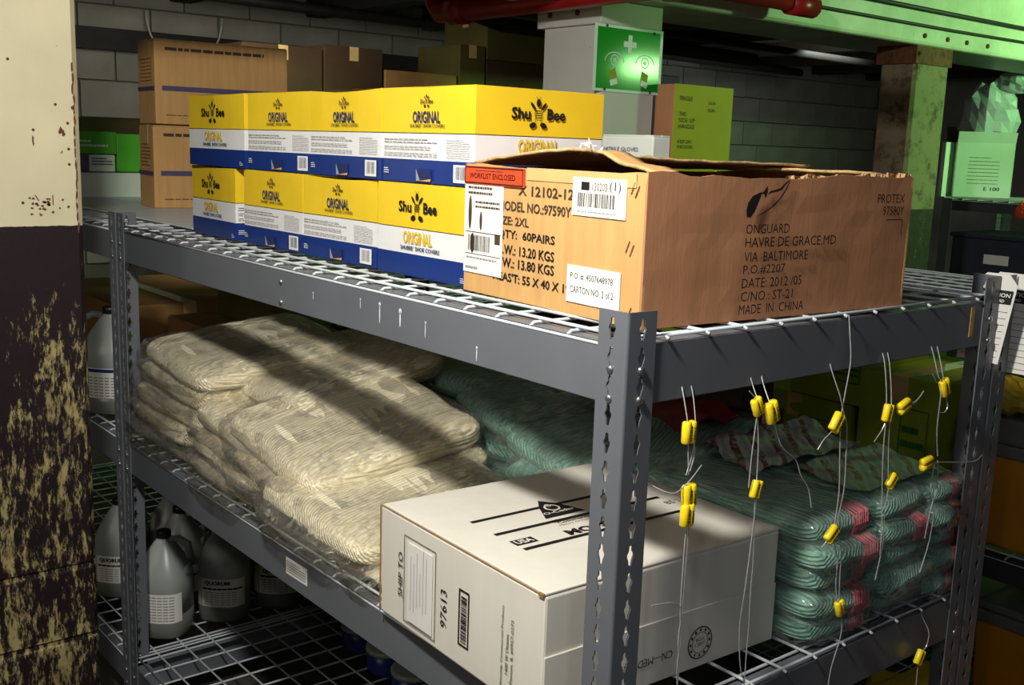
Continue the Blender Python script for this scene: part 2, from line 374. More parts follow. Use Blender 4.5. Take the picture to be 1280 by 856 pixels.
def column(name, x1, y0, wx, wy, mat, label, cap=True, grooves=()):
    """square chamfered column, its +x face at x1 and its -y face at y0"""
    mb = MB(); c = .012; x0 = x1 - wx; y1 = y0 + wy
    out = [(x0 + c, y0), (x1 - c, y0), (x1, y0 + c), (x1, y1 - c), (x1 - c, y1), (x0 + c, y1), (x0, y1 - c), (x0, y0 + c)]
    zs = [0]
    for g in sorted(grooves): zs += [g - .008, g - .004, g + .004, g + .008]
    zs += [1.35, 1.952]; cx, cy = (x0 + x1) / 2, (y0 + y1) / 2; vs = []
    for z in zs:
        k = 1.0
        for g in grooves:
            if abs(z - g) < .005: k = .965
        vs += [(cx + (x - cx) * k, cy + (y - cy) * k, z) for x, y in out]
    fs = [(i * 8 + k, i * 8 + (k + 1) % 8, (i + 1) * 8 + (k + 1) % 8, (i + 1) * 8 + k) for i in range(len(zs) - 1) for k in range(8)]
    fs.append(tuple(range(8))[::-1]); mb.add(vs, fs)
    o = struct(mb.obj(name, mat), label)
    if cap:
        m2 = MB(); m2.box(x0 - .012, x1 + .006, y0 - .012, y1 + .006, 1.885, 1.951); bevel(m2.obj('cap_plate', mat if cap == 1 else cap, o), .003)
        for dx in (.05, .17):
            m3 = MB(); m3.lathe([(.008, 0), (.008, .006), (.003, .009)], 8); b = m3.obj('bolt', 'rust', o); b.location = (x0 + dx, y0 - .012, 1.92); b.rotation_euler = (R(90), 0, 0)
    return o
c1 = column('column', -1.33, -.49, .3, .275, 'column', 'cream column with flaking maroon paint on its lower part', False, (.63, .47))
for y, z in ((-.345, 1.665), (-.262, 1.585), (-.24, 1.55), (-.255, 1.535), (-.24, 1.50), (-.305, 1.535), (-.24, 1.47), (-.385, 1.395), (-.33, 1.395)):
    m3 = MB(); m3.lathe([(.0028, 0), (.0028, .002), (.001, .003)], 8); b = m3.obj('nail', 'rust', c1); b.location = (-1.331, y, z); b.rotation_euler = (0, R(90), 0)
k = Ink(); rr = random.Random(3)
def blot(u, v, a, b, m='rust'):
    k.poly([(u + a * math.cos(t) * rr.uniform(.5, 1.2), v + b * math.sin(t) * rr.uniform(.5, 1.2)) for t in [2 * math.pi * q / 9 for q in range(9)]], m)
for q in range(16): blot(.2625 + rr.uniform(-.0012, .0012), 1.66 - q * .021, .0022, .013)
blot(.237, 1.535, .006, .009); blot(.241, 1.528, .004, .005); blot(.184, 1.515, .0022, .012); blot(.2605, 1.58, .004, .005)
for q in range(26): blot(.165 + rr.gauss(.035, .022), 1.392 + rr.gauss(0, .008), .003, .0028)
k.line((.183, 1.41), (.190, 1.398), .002, 'rust'); k.line((.216, 1.41), (.216, 1.39), .002, 'rust')
k.build('paint_chip', c1, (-1.33, -.49, 0), (0, 1, 0), (0, 0, 1), .0006)
c2 = column('column', -1.40, 1.257, .262, .232, 'column_white', 'white painted column that carries the green safety sign', 1)
c3 = column('column', -1.345, 2.80, .15, .235, 'column_beige', 'spotted beige column half lit green beyond the open carton', 'rust')

# ------------------------------------------------------------------ pipes overhead
mb = MB(); mb.tube([(2.6, 1.16, 1.952), (-1.98, 1.16, 1.952), (-2.06, 1.16, 1.955), (-2.10, 1.17, 1.985), (-2.11, 1.17, 2.05), (-2.11, 1.17, 2.41)], .036, 14)
p = mb.obj('red_pipe', 'redpipe'); tag(p, 'thick red pipe crossing over the white column to an elbow', 'pipe')
for x in (-1.92, -1.0, .1):
    mb = MB(); mb.tube([(x, 1.16, 1.952), (x - .07, 1.16, 1.952)], .045, 14); mb.obj('coupling', 'redpipe', p)
mb = MB(); mb.tube([(-1.22, .9, 1.99), (-1.22, 1.90, 1.99)], .024, 12); mb.tube([(-1.22, 1.86, 1.99), (-1.22, 1.98, 1.99)], .034, 12); mb.tube([(-1.22, 1.93, 1.99), (-1.22, 1.93, 2.41)], .024, 12)
p = mb.obj('red_pipe', 'redpipe'); tag(p, 'short red pipe ending in a tee below the green lit beam', 'pipe')
mb = MB(); mb.tube([(-2.5, 1.55, 2.41), (-2.5, 1.55, 2.08), (-2.5, 1.6, 2.03), (-2.5, 1.75, 2.0), (-2.5, 3.3, 1.98)], .03, 10)
tag(mb.obj('dark_pipe', 'darkpipe'), 'dark bent pipe below the red pipe elbow', 'pipe')
mb = MB(); mb.tube([(-4.6, .3, 2.27), (-4.6, 2.5, 2.24), (-4.6, 6.5, 2.2)], .03, 8); tag(mb.obj('dark_pipe', 'darkpipe'), 'long dark pipe under the joists along the block wall', 'pipe')
mb = MB(); mb.tube([(-3.4, .6, 2.22), (-3.4, 2.2, 2.2), (-3.4, 6.5, 2.16)], .022, 8); tag(mb.obj('dark_pipe', 'darkpipe'), 'thin dark pipe above the dark brown cartons', 'pipe')
mb = MB(); mb.tube([(-5.1, 1.55 + .22 * math.cos(a), 2.2 - .28 * math.sin(a)) for a in [math.pi * k / 14 for k in range(15)]], .006, 6)
tag(mb.obj('hanging_cable', 'wire'), 'pale cable hanging in a loop against the block wall', 'cable')

# ------------------------------------------------------------------ racks
PITCH = .0363; FL = .0505; BH = .0763
HOLE = [(-.0022, -.0135), (.0022, -.0135), (.0034, -.006), (.0058, -.001), (.0058, .0025), (.0032, .006), (.0026, .0125), (0, .0145), (-.0026, .0125), (-.0032, .006), (-.0058, .0025), (-.0058, -.001), (-.0034, -.006)]
_posts = {}
def post_mesh(h, sx, sy, detail=True):
    """steel angle post, corner at the origin, flanges towards sx*x and sy*y"""
    key = (round(h, 3), sx, sy, detail)
    if key in _posts: return _posts[key]
    mb = MB(); th = .0022; br = .004
    n = int((h - .01) / PITCH); z0 = h - n * PITCH - .004
    def P(axis, a, z, d):
        # a: distance from corner along flange, d: depth inward
        return (sx * a, sy * d, z) if axis == 0 else (sx * d, sy * a, z)
    for axis in (0, 1):
        flip = (sx * sy > 0) ^ (axis == 1)
        a0, a1 = br, FL; ac = .0265
        def quad(z_lo, z_hi):
            vs = [P(axis, a, z, d) for d in (0, th) for (a, z) in ((a0, z_lo), (a1, z_lo), (a1, z_hi), (a0, z_hi))]
            fs = [(0, 1, 2, 3), (7, 6, 5, 4), (1, 5, 6, 2)]
            if z_lo < .0001: fs.append((0, 4, 5, 1))
            if z_hi > h - .0001: fs.append((3, 2, 6, 7))
            mb.add(vs, fs)
        if not detail: quad(0, h); continue
        quad(0, z0); quad(z0 + n * PITCH, h)
        for k in range(n):
            zb = z0 + k * PITCH; zt = zb + PITCH; zc = (zb + zt) / 2
            ring = [(ac + x, zc + z) for x, z in HOLE]; m = len(ring)
            rect = []
            for x, z in HOLE:
                # project outwards to the cell border
                dx, dz = x, z
                hw = (a1 - ac) if dx > 0 else (ac - a0); hh = PITCH / 2
                q = min(hw / abs(dx) if abs(dx) > 1e-9 else 1e9, hh / abs(dz) if abs(dz) > 1e-9 else 1e9)
                rect.append((ac + dx * q, zc + dz * q))
            extra = {}
            vs = [P(axis, a, z, d) for d in (0, th) for (a, z) in rect + ring]; T = 2 * m; fs = []
            for i in range(m):
                j = (i + 1) % m
                fs += [(i, j, m + j, m + i), (T + i, T + m + i, T + m + j, T + j), (m + i, m + j, T + m + j, T + m + i)]
            mb.add(vs, fs)
            # corners of the cell
            for (ca, cz) in ((a0, zb), (a1, zb), (a1, zt), (a0, zt)):
                best = None
                for i in range(m):
                    j = (i + 1) % m; A, B = rect[i], rect[j]
                    on = lambda p, q: abs(p - q) < 1e-6
                    if (on(A[0], ca) and on(B[1], cz)) or (on(B[0], ca) and on(A[1], cz)): best = (A, B)
                if best:
                    for d in (0, th): mb.add([P(axis, best[0][0], best[0][1], d), P(axis, ca, cz, d), P(axis, best[1][0], best[1][1], d)], [(0, 1, 2)])
            mb.add([P(axis, a1, zb, 0), P(axis, a1, zt, 0), P(axis, a1, zt, th), P(axis, a1, zb, th)], [(0, 1, 2, 3)])
    arc = [(br - br * math.cos(t), br - br * math.sin(t)) for t in [math.pi / 2 * k / 4 for k in range(5)]]
    arc = [(0 + x, 0 + y) for x, y in [(br * (1 - math.cos(t)), br * (1 - math.sin(t))) for t in [math.pi / 2 * k / 4 for k in range(5)]]]
    vs = []
    for z in (0, h): vs += [(sx * x, sy * y, z) for x, y in arc]
    mb.add(vs, [(k, k + 1, 6 + k, 5 + k) for k in range(4)], 0, True)
    mb.box(min(0, sx * .07), max(0, sx * .07), min(0, sy * .07), max(0, sy * .07), 0, .004)
    me = mb.mesh('post', 'steel'); _posts[key] = me; return me
def deck(mb, L, W, r=.0026, n=6):
    x = -L + .03
    nx = int((L - .03) / .075)
    for k in range(nx + 1):
        x = -.036 - k * .075
        if x < -L + .01: break
        mb.tube([(x, .004, -.002), (x, .010, .0028), (x, W - .010, .0028), (x, W - .004, -.002)], r, n)
    ys = [.0035, .022] + [.0722 + .0762 * k for k in range(11)] + [W - .022, W - .0035]
    for i, y in enumerate(ys):
        if y > W: continue
        zz = -.0035 if i in (0, len(ys) - 1) else .0078
        if y < .03 or y > W - .03: mb.tube([(-.0065, y, zz), (-L + .0065, y, zz)], r, n)
        else: mb.tube([(.0015, y, zz - .003), (-.006, y, zz), (-L + .006, y, zz), (-L - .0015, y, zz - .003)], r, n)
    for x in (-.006, -L + .006): mb.tube([(x, .004, .0085), (x, W - .004, .0085)], r, n)
_bolt = None
def bolt_mesh():
    global _bolt
    if not _bolt:
        mb = MB(); mb.lathe([(.0055, 0), (.0055, .0016), (.0042, .003), (.002, .0036)], 10); _bolt = mb.mesh('bolt', 'zinc')
    return _bolt
def rack(name, label, loc, L, W, levels, h, rz=0, detail=True, bolts=(), mat='steel', bh=BH):
    """frame corner at the near right foot, running to -x and +y"""
    root = empty(name, loc, rz); tag(root, label, 'shelving rack')
    for (x, y, sx, sy) in ((0, 0, -1, 1), (-L, 0, 1, 1), (0, W, -1, -1), (-L, W, 1, -1)):
        p = link('post', post_mesh(h, sx, sy, detail), root, (x, y, 0))
        if (x, y) in bolts or 'all' in bolts:
            for z in levels:
                for dz in (-.031, -.068):
                    link('bolt', bolt_mesh(), p, (sx * .0265, 0 if sy > 0 else 0, z + dz), (R(90) if sy > 0 else R(-90), 0, 0))
                    link('bolt', bolt_mesh(), p, (0, sy * .0265, z + dz), (0, R(90) if x == 0 else R(-90), 0))
    for z in levels:
        for y, s in ((.0024, 1), (W - .0024, -1)):
            mb = MB(); a = min(y, y + s * .0018); b = a + .0018; mb.box(-L + .003, -.003, a, b, z - bh, z)
            mb.box(-L + .003, -.003, min(y, y + s * .035), max(y, y + s * .035), z - .0018, z); mb.box(-L + .003, -.003, min(y, y + s * .016), max(y, y + s * .016), z - bh, z - bh + .0018)
            bevel(mb.obj('long_beam', mat, root), .0007, 1)
        for x, s in ((-.0024, -1), (-L + .0024, 1)):
            mb = MB(); a = min(x, x + s * .0018); mb.box(a, a + .0018, .003, W - .003, z - bh, z)
            mb.box(min(x, x + s * .03), max(x, x + s * .03), .003, W - .003, z - .0018, z); mb.box(min(x, x + s * .016), max(x, x + s * .016), .003, W - .003, z - bh, z - bh + .0018)
            bevel(mb.obj('short_beam', mat, root), .0007, 1)
        mb = MB(); deck(mb, L, W, .0026, 6 if detail else 4); mb.v = [(a, b, c + z) for a, b, c in mb.v]; mb.obj('wire_deck', 'wire', root)
    return root
L0, W0, TOP, MID, LOW = 1.779, .9076, 1.30, .761, .15
DZ = .0105
rk = rack('storage_rack', 'grey steel rack with wire decks holding boxes, mops and loose jugs', (0, 0, 0), L0, W0, (TOP, MID, LOW), TOP + .042, bolts=('all',))
link('post', post_mesh(TOP + .042, -1, 1), rk, (0, W0 + .003, 0))
rk2 = rack('storage_rack', 'grey steel rack beside the cream column holding brown cartons and jugs', (-L0 - .003, 0, 0), L0, W0, (TOP, MID, LOW), TOP + .042, bolts=('all',))
for o, z in ((rk, 1.2734), (rk, 1.2352)):
    link('bolt', bolt_mesh(), [k for k in kids(rk) if k.name.startswith('long_beam')][0], (-.903, .0024, z), (R(90), 0, 0))
lb = [k for k in kids(rk) if k.name.startswith('long_beam')][2]
s = sheet('paper_label', lb, (-.887, .0022, .7085), (1, 0, .02), (0, 0, 1), .083, .033, 'paper'); s['label'] = 'small white paper label stuck on the beam'
k = Ink(); k.smalltext(.004, .004, .078, .029, 5, 'grey_ink', 3); k.build('lettering', lb, (-.887, .0022, .7085), (1, 0, .02), (0, 0, 1), .0012)
# drips and tags of old labels on the beams
sb = [k for k in kids(rk) if k.name.startswith('short_beam')][0]
s = sheet('label_remnant', sb, (-.0022, .818, 1.243), (0, 1, 0), (0, 0, 1), .012, .05, 'card'); s['label'] = 'torn remnant of a tan sticker'
k = Ink()
for x, z, a, b in ((-.56, 1.262, .003, .016), (-.50, 1.262, .004, .013), (-.62, 1.27, .002, .008), (-.30, 1.24, .002, .01), (-.43, 1.255, .002, .012), (-.78, 1.262, .002, .006)):
    k.ell(-x * -1 + 0, z, a / 2, b, 'liner'); k.ell(x, z + b, a, a, 'liner')
k.build('paint_mark', [q for q in kids(rk) if q.name.startswith('long_beam')][0], (0, .0024, 0), (1, 0, 0), (0, 0, 1), .0005)
# pale liner sheet lying on the left end of the top decks
mb = MB(); mb.box(-3.05, -1.62, .13, .88, TOP + DZ, TOP + DZ + .003); tag(mb.obj('shelf_liner', 'liner'), 'smooth pale grey liner sheet lying on the top wire deck', 'liner')

# ------------------------------------------------------------------ cartons
def carton_body(name, w, d, h, mat, parent=None, bev=.003, seams=True, warp=.0012, seed=0):
    """closed cardboard box, corner at the origin, slightly bowed sides and a slit between the top flaps"""
    mb = MB(); n = 8; rs = Vector((seed * 3.1, seed * 1.7, 0)); idx = {}; vs = []
    def vid(i, j, k):
        if (i, j, k) not in idx:
            p = Vector((w * i / n, d * j / n, h * k / n)); q = noise.noise_vector(p * 5 + rs) * warp * 2
            if k == 0: q.z = 0
            c = (min(i, n - i) == 0) + (min(j, n - j) == 0) + (min(k, n - k) == 0)
            if c >= 2: q *= .4
            idx[(i, j, k)] = len(vs); vs.append(p + q)
        return idx[(i, j, k)]
    fs = []
    for a in range(n):
        for b in range(n):
            fs += [(vid(a, 0, b), vid(a + 1, 0, b), vid(a + 1, 0, b + 1), vid(a, 0, b + 1)), (vid(a + 1, n, b), vid(a, n, b), vid(a, n, b + 1), vid(a + 1, n, b + 1)),
                   (vid(0, a + 1, b), vid(0, a, b), vid(0, a, b + 1), vid(0, a + 1, b + 1)), (vid(n, a, b), vid(n, a + 1, b), vid(n, a + 1, b + 1), vid(n, a, b + 1)),
                   (vid(a, b, n), vid(a + 1, b, n), vid(a + 1, b + 1, n), vid(a, b + 1, n)), (vid(a, b + 1, 0), vid(a + 1, b + 1, 0), vid(a + 1, b, 0), vid(a, b, 0))]
    mb.add(vs, fs); o = mb.obj(name, mat, parent); return bevel(o, bev, 2)
def carton(name, label, loc, w, d, h, mat, rz=0, cat='carton', group=None, tape='tape', flaps=True, seed=1):
    root = empty(name, loc, R(rz)); tag(root, label, cat, group)
    carton_body('body', w, d, h, mat, root, seed=seed)
    if flaps:
        long_x = w >= d
        mb = MB()
        if long_x: mb.box(.002, w - .002, .002, d / 2 - .0012, h, h + .003); f2 = MB(); f2.box(.002, w - .002, d / 2 + .0012, d - .002, h, h + .003)
        else: mb.box(.002, w / 2 - .0012, .002, d - .002, h, h + .003); f2 = MB(); f2.box(w / 2 + .0012, w - .002, .002, d - .002, h, h + .003)
        mb.obj('top_flap', mat, root); f2.obj('top_flap', mat, root)
        mb = MB()
        if tape:
            if long_x:
                mb.box(-.0008, w + .0008, d / 2 - .024, d / 2 + .024, h + .003, h + .0036); mb.box(-.0009, 0, d / 2 - .024, d / 2 + .024, h - .06, h + .0036); mb.box(w, w + .0009, d / 2 - .024, d / 2 + .024, h - .06, h + .0036)
            else:
                mb.box(w / 2 - .024, w / 2 + .024, -.0008, d + .0008, h + .003, h + .0036); mb.box(w / 2 - .024, w / 2 + .024, -.0009, 0, h - .06, h + .0036)
            mb.obj('tape', tape, root)
    return root

# --- shoe cover boxes
BW, BD, BHt = .262, .27, .1565
def bee(k, u, v, s, m='ink'):
    k.ell(u, v + .95 * s, .17 * s, .24 * s, m)                        # head
    for q in (-1, 1):
        k.ell(u + q * .42 * s, v + .75 * s, .1 * s, .3 * s, m, q * -.75)   # wings
        k.line((u + q * .07 * s, v + 1.15 * s), (u + q * .16 * s, v + 1.34 * s), .03 * s, m)
        k.line((u + q * .2 * s, v + .02 * s), (u + q * .24 * s, v - .22 * s), .035 * s, m)
        k.ell(u + q * .42 * s, v - .38 * s, .27 * s, .17 * s, m, q * -.25)
        k.line((u + q * .2 * s, v + .55 * s), (u + q * .27 * s, v + .3 * s), .04 * s, m); k.line((u + q * .27 * s, v + .3 * s), (u + q * .2 * s, v + .02 * s), .04 * s, m)
    for j, wd in enumerate((.19, .23, .23, .19)): k.rect(u - wd * s, v + (.05 + .13 * j) * s, u + wd * s, v + (.11 + .13 * j) * s, m)
def print_end(k, w=BW, h=BHt):
    c = w * .46
    bee(k, c, h * .70, h * .17)
    k.text('Shu', c - w * .205, h * .69, w * .145, h * .12, 'ink', 0, .03); k.text('Bee', c + w * .07, h * .69, w * .145, h * .12, 'ink', 0, .03)
    k.text('ORIGINAL', c - w * .15, h * .355, w * .32, h * .135, 'yellow_ink', 0, .03); k.text('SHUBEE\u00b4 SHOE COVERS', c - w * .18, h * .285, w * .43, h * .045, 'navy_ink', 0, .02)
    k.smalltext(w * .93, h * .03, w * .985, h * .09, 3, 'boxwhite', 4)
def print_side(k, w=BW, h=BHt, seed=1):
    c = w * .5
    bee(k, c, h * .83, h * .075, 'brown_ink'); k.text('Shu', c - w * .07, h * .825, w * .05, h * .05, 'brown_ink', 0, .02); k.text('Bee', c + w * .02, h * .825, w * .05, h * .05, 'brown_ink', 0, .02)
    k.text('ORIGINAL', c - w * .15, h * .625, w * .30, h * .125, 'navy_ink', 0, .02); k.text('SHUBEE\u00b4 SHOE COVERS', c - w * .18, h * .58, w * .38, h * .035, 'brown_ink', 0, .01)
    k.smalltext(w * .02, h * .41, w * .62, h * .47, 2, 'grey_ink', seed, .3); k.smalltext(w * .02, h * .34, w * .55, h * .39, 2, 'grey_ink', seed + 5, .3); k.smalltext(w * .02, h * .27, w * .62, h * .32, 2, 'grey_ink', seed + 9, .3)
    k.smalltext(w * .72, h * .27, w * .96, h * .47, 8, 'grey_ink', seed + 2, .25)
    k.rect(w * .80, h * .03, w * .95, h * .21, 'boxwhite'); k.barcode(w * .82, h * .06, w * .93, h * .19, 'ink', seed)
    k.smalltext(w * .02, h * .08, w * .08, h * .15, 3, 'boxwhite', seed)
    # torn finger hole in the blue band
    k.poly([(w * .40, h * .02), (w * .40, h * .10), (w * .44, h * .155), (w * .56, h * .15), (w * .57, h * .06), (w * .55, h * .02)], 'navy_ink', .0004)
    k.poly([(w * .405, h * .02), (w * .40, h * .15), (w * .45, h * .02)], 'grey_ink', .0008); k.poly([(w * .43, h * .02), (w * .57, h * .05), (w * .56, h * .02)], 'card', .0008)
def shoebox_mesh(w, d, h, seed):
    mb = MB(); zs = [0, h * .243, h * .515, h * .525, h * .75, h]; mi = [1, 2, 3, 0, 0]; n = 6; rs = Vector((seed * 2.3, seed, 0))
    def wall(p, q):
        for i in range(n):
            a = Vector(p).lerp(Vector(q), i / n); b = Vector(p).lerp(Vector(q), (i + 1) / n); nn = Vector((q[1] - p[1], -(q[0] - p[0]), 0)).normalized()
            def off(v, t, z): return v + nn * (noise.noise(Vector((v.x * 9, v.y * 9, z * 9)) + rs) * .003 * math.sin(math.pi * t) * (z / h)) + Vector((0, 0, z - (.004 * math.sin(math.pi * t) * (seed % 3) / 2 if z == h else 0)))
            for j in range(5):
                mb.add([off(a, i / n, zs[j]), off(b, (i + 1) / n, zs[j]), off(b, (i + 1) / n, zs[j + 1]), off(a, i / n, zs[j + 1])], [(0, 1, 2, 3)], mi[j])
    wall((0, 0, 0), (w, 0, 0)); wall((w, 0, 0), (w, d, 0)); wall((w, d, 0), (0, d, 0)); wall((0, d, 0), (0, 0, 0))
    mb.add([(0, 0, 0), (0, d, 0), (w, d, 0), (w, 0, 0)], [(0, 1, 2, 3)], 1)
    return mb.mesh('body', ['yellow', 'navy', 'boxwhite', 'ink'])
def shoebox(x, y, z, rz, front, right, label, w=BW, seed=1):
    root = empty('shoe_cover_box', (x, y, z), R(rz)); tag(root, label, 'box', 'yellow white and blue shoe cover boxes')
    link('body', shoebox_mesh(w, BD, BHt, seed), root)
    mb = MB(); dp = .005 if seed % 3 else .001
    mb.add([(0, 0, BHt - .0002), (w / 2, .001, BHt - dp), (w, 0, BHt - .0002), (w, BD, BHt), (w / 2, BD, BHt - dp), (0, BD, BHt)], [(0, 1, 4, 5), (1, 2, 3, 4)]); mb.add([(w * .02, -.0003, BHt - .0003), (w * .98, -.0003, BHt - .0003), (w * .98, .02, BHt + .001), (w * .02, .02, BHt + .001)], [(0, 1, 2, 3)])
    mb.obj('lid', 'yellow', root)
    k = Ink(); (print_end if front == 'end' else print_side)(k, w)
    k.build('lettering', root, (0, -.0012, 0), (1, 0, 0), (0, 0, 1), .0012)
    if right:
        k = Ink(); (print_end if right == 'end' else print_side)(k, BD); k.build('lettering', root, (w + .0012, 0, 0), (0, 1, 0), (0, 0, 1), .0012)
    return root
z0 = TOP + DZ; z1 = z0 + BHt + .002
shoebox(-1.570, .112, z0, -2, 'end', 'side', 'shoe cover box at the left end of the bottom row, big bee panel in front', .255, 1)
shoebox(-1.277, .106, z0, 0, 'side', None, 'shoe cover box second from left in the bottom row, small print panel in front', .262, 3)
shoebox(-1.008, .105, z0, 1, 'side', None, 'shoe cover box third from left in the bottom row, barcode above the beam', .264, 5)
shoebox(-.731, .104, z0, 0, 'end', None, 'shoe cover box in the bottom row touching the open brown carton', .27, 6)
shoebox(-1.552, .100, z1, 0, 'end', None, 'shoe cover box at the left end of the top row, beside the tan cartons', .292, 4)
shoebox(-1.248, .103, z1, 2, 'side', None, 'shoe cover box second from left in the top row', .262, 3)
shoebox(-.984, .108, z1, -1, 'side', None, 'shoe cover box third from left in the top row, lid dented', .262, 2)
shoebox(-.719, .106, z1, 0, 'side', 'end', 'shoe cover box at the right end of the top row, above the brown carton', .264, 3)
shoebox(-.70, .39, z0, 1, 'end', 'side', 'shoe cover box behind the open brown carton, hidden below the top right box', .262, 7)

# --- big open brown carton
ang = -3.5; og = empty('open_carton', (-.45073, .08745, TOP + DZ), R(ang)); tag(og, 'large brown carton with crumpled open flaps and black shipping print', 'carton')
w, d, h, th = .412, .546, .193, .004
def wallmesh(p, q, hh, mat, name, jag=0.0, bulge=.003, seed=0, n=24):
    """one cardboard wall from p to q, outer face on the right-hand side, with a ragged upper rim when jag > 0"""
    p = Vector(p); q = Vector(q); dd = (q - p); nn = Vector((dd.y, -dd.x, 0)).normalized(); vs = []; fs = []; m = 8; rr = random.Random(seed)
    for i in range(n + 1):
        t = i / n; top = hh + (rr.uniform(-1, 1) * jag if 0 < i < n else 0) + .003 * math.sin(t * 7 + seed)
        for j in range(m + 1):
            z = top * j / m; s_ = math.sin(math.pi * t)
            o_ = nn * (bulge * s_ * (j / m) + (.0010 if bulge > .003 else .0004) * noise.noise(Vector((t * 9, z * 30, seed * 3.3))))
            vs.append(p + dd * t + o_ + Vector((0, 0, z))); vs.append(p + dd * t + o_ - nn * th + Vector((0, 0, z)))
    W_ = 2 * (m + 1)
    for i in range(n):
        for j in range(m):
            a = i * W_ + 2 * j; fs += [(a, a + W_, a + W_ + 2, a + 2), (a + 1, a + 3, a + W_ + 3, a + W_ + 1)]
        a = i * W_ + 2 * m; fs.append((a, a + W_, a + W_ + 1, a + 1))
    for i in (0, n):
        for j in range(m): a = i * W_ + 2 * j; fs.append((a, a + 2, a + 3, a + 1) if i == 0 else (a, a + 1, a + 3, a + 2))
    mb = MB(); mb.add(vs, fs); return mb.obj(name, mat, og)
wallmesh((0, 0, 0), (w, 0, 0), h, 'card', 'front_panel', .001, .0003, 1)
wallmesh((w, 0, 0), (w, d, 0), h + .002, 'card_red', 'side_panel', .0022, .004, 2)['label'] = 'reddish brown side panel with torn upper rim'
wallmesh((w, d, 0), (0, d, 0), h, 'card', 'back_panel', 0, .002, 3); wallmesh((0, d, 0), (0, 0, 0), h, 'card', 'side_panel', 0, .002, 4)
mb = MB(); mb.box(.003, w - .003, .003, d - .003, 0, .004); mb.obj('bottom_panel', 'card', og)
def flap(name, fn, nu, nv, mat, tk=.004, edge='card_edge'):
    """sheet of board over a (u, v) grid, thick, with rough edges"""
    vs = []; fs = []
    for i in range(nu + 1):
        for j in range(nv + 1):
            p = Vector(fn(i / nu, j / nv)); e = 1 if i in (0, nu) or j == nv else 0
            p += noise.noise_vector(p * 40) * (.0018 if e else .0009); vs += [p, p + Vector((0, 0, tk))]
    Wd = 2 * (nv + 1); mi = []
    for i in range(nu):
        for j in range(nv):
            a = i * Wd + 2 * j; fs += [(a + 1, a + Wd + 1, a + Wd + 3, a + 3), (a, a + 2, a + Wd + 2, a + Wd)]; mi += [0, 0]
    rim = []
    for i in range(nu): a = i * Wd; fs += [(a, a + Wd, a + Wd + 1, a + 1)]; b = i * Wd + 2 * nv; fs += [(b, b + 1, b + Wd + 1, b + Wd)]; mi += [1, 1]
    for j in range(nv): a = 2 * j; fs += [(a, a + 1, a + 3, a + 2)]; b = nu * Wd + 2 * j; fs += [(b, b + 2, b + 3, b + 1)]; mi += [1, 1]
    mb = MB(); mb.add(vs, fs, 0, True); mb.mi = mi; return mb.obj(name, [mat, edge], og)
# front flap, folded in and buckled up in the middle
flap('side_flap', lambda u, v: (.001 + .255 * v * (1 - .06 * u), .012 + .50 * u, h + .001 + v * (.0150 + .012 * math.exp(-u * 5) - .002 * u) + .004 * math.sin(math.pi * v) * math.exp(-u * 8)), 26, 12, 'card_red')
flap('flap_strip', lambda u, v: (.235 + .172 * u, .055 - .045 * u + .045 * v, h + .0245 - .0225 * u + .004 * math.sin(u * 9) * (1 - u)), 14, 4, 'card')['label'] = 'crumpled strip left from the torn front flap'
flap('front_flap', lambda u, v: (.006 + .40 * u, .002 + .018 * v, h - .004 - .10 * v), 16, 4, 'card')
flap('back_flap', lambda u, v: (.01 + .39 * u, d - .002 - .10 * v, h + .001 + .006 * v), 12, 6, 'card')
# ragged torn strip along the far half of the right wall
mb = MB(); rr = random.Random(4); pts = [(w - .006, d * (.48 + .52 * i / 40), h + .002 + rr.uniform(0, .005) + (.004 if i > 22 else 0)) for i in range(41)]
for a, b in zip(pts, pts[1:]): mb.add([(a[0] + .004, a[1], h - .004), (b[0] + .004, b[1], h - .004), (b[0] + rr.uniform(-.004, .006), b[1], b[2]), (a[0] + rr.uniform(-.004, .006), a[1], a[2])], [(0, 1, 2, 3)]); mb.add([(a[0] - .006, a[1], h - .004), (b[0] - .006, b[1], h - .004), b, a], [(0, 1, 2, 3)])
mb.obj('torn_rim', 'card_edge', og)
mb = MB(); cc = Vector((.235, .045, h + .030))
for i in range(14):
    a = cc + Vector((rr.uniform(-.016, .016), rr.uniform(-.01, .01), rr.uniform(-.006, .006))); mb.add([a, a + Vector((rr.uniform(-.014, .014), rr.uniform(-.01, .01), rr.uniform(-.004, .012))), a + Vector((rr.uniform(-.01, .014), rr.uniform(-.01, .01), rr.uniform(-.008, .006)))], [(0, 1, 2)])
mb.obj('torn_paper', 'paper', og)
mb = MB(); mb.box(.06, w - .05, .06, d - .06, .004, h - .035); mb.obj('contents', 'card_dark', og)
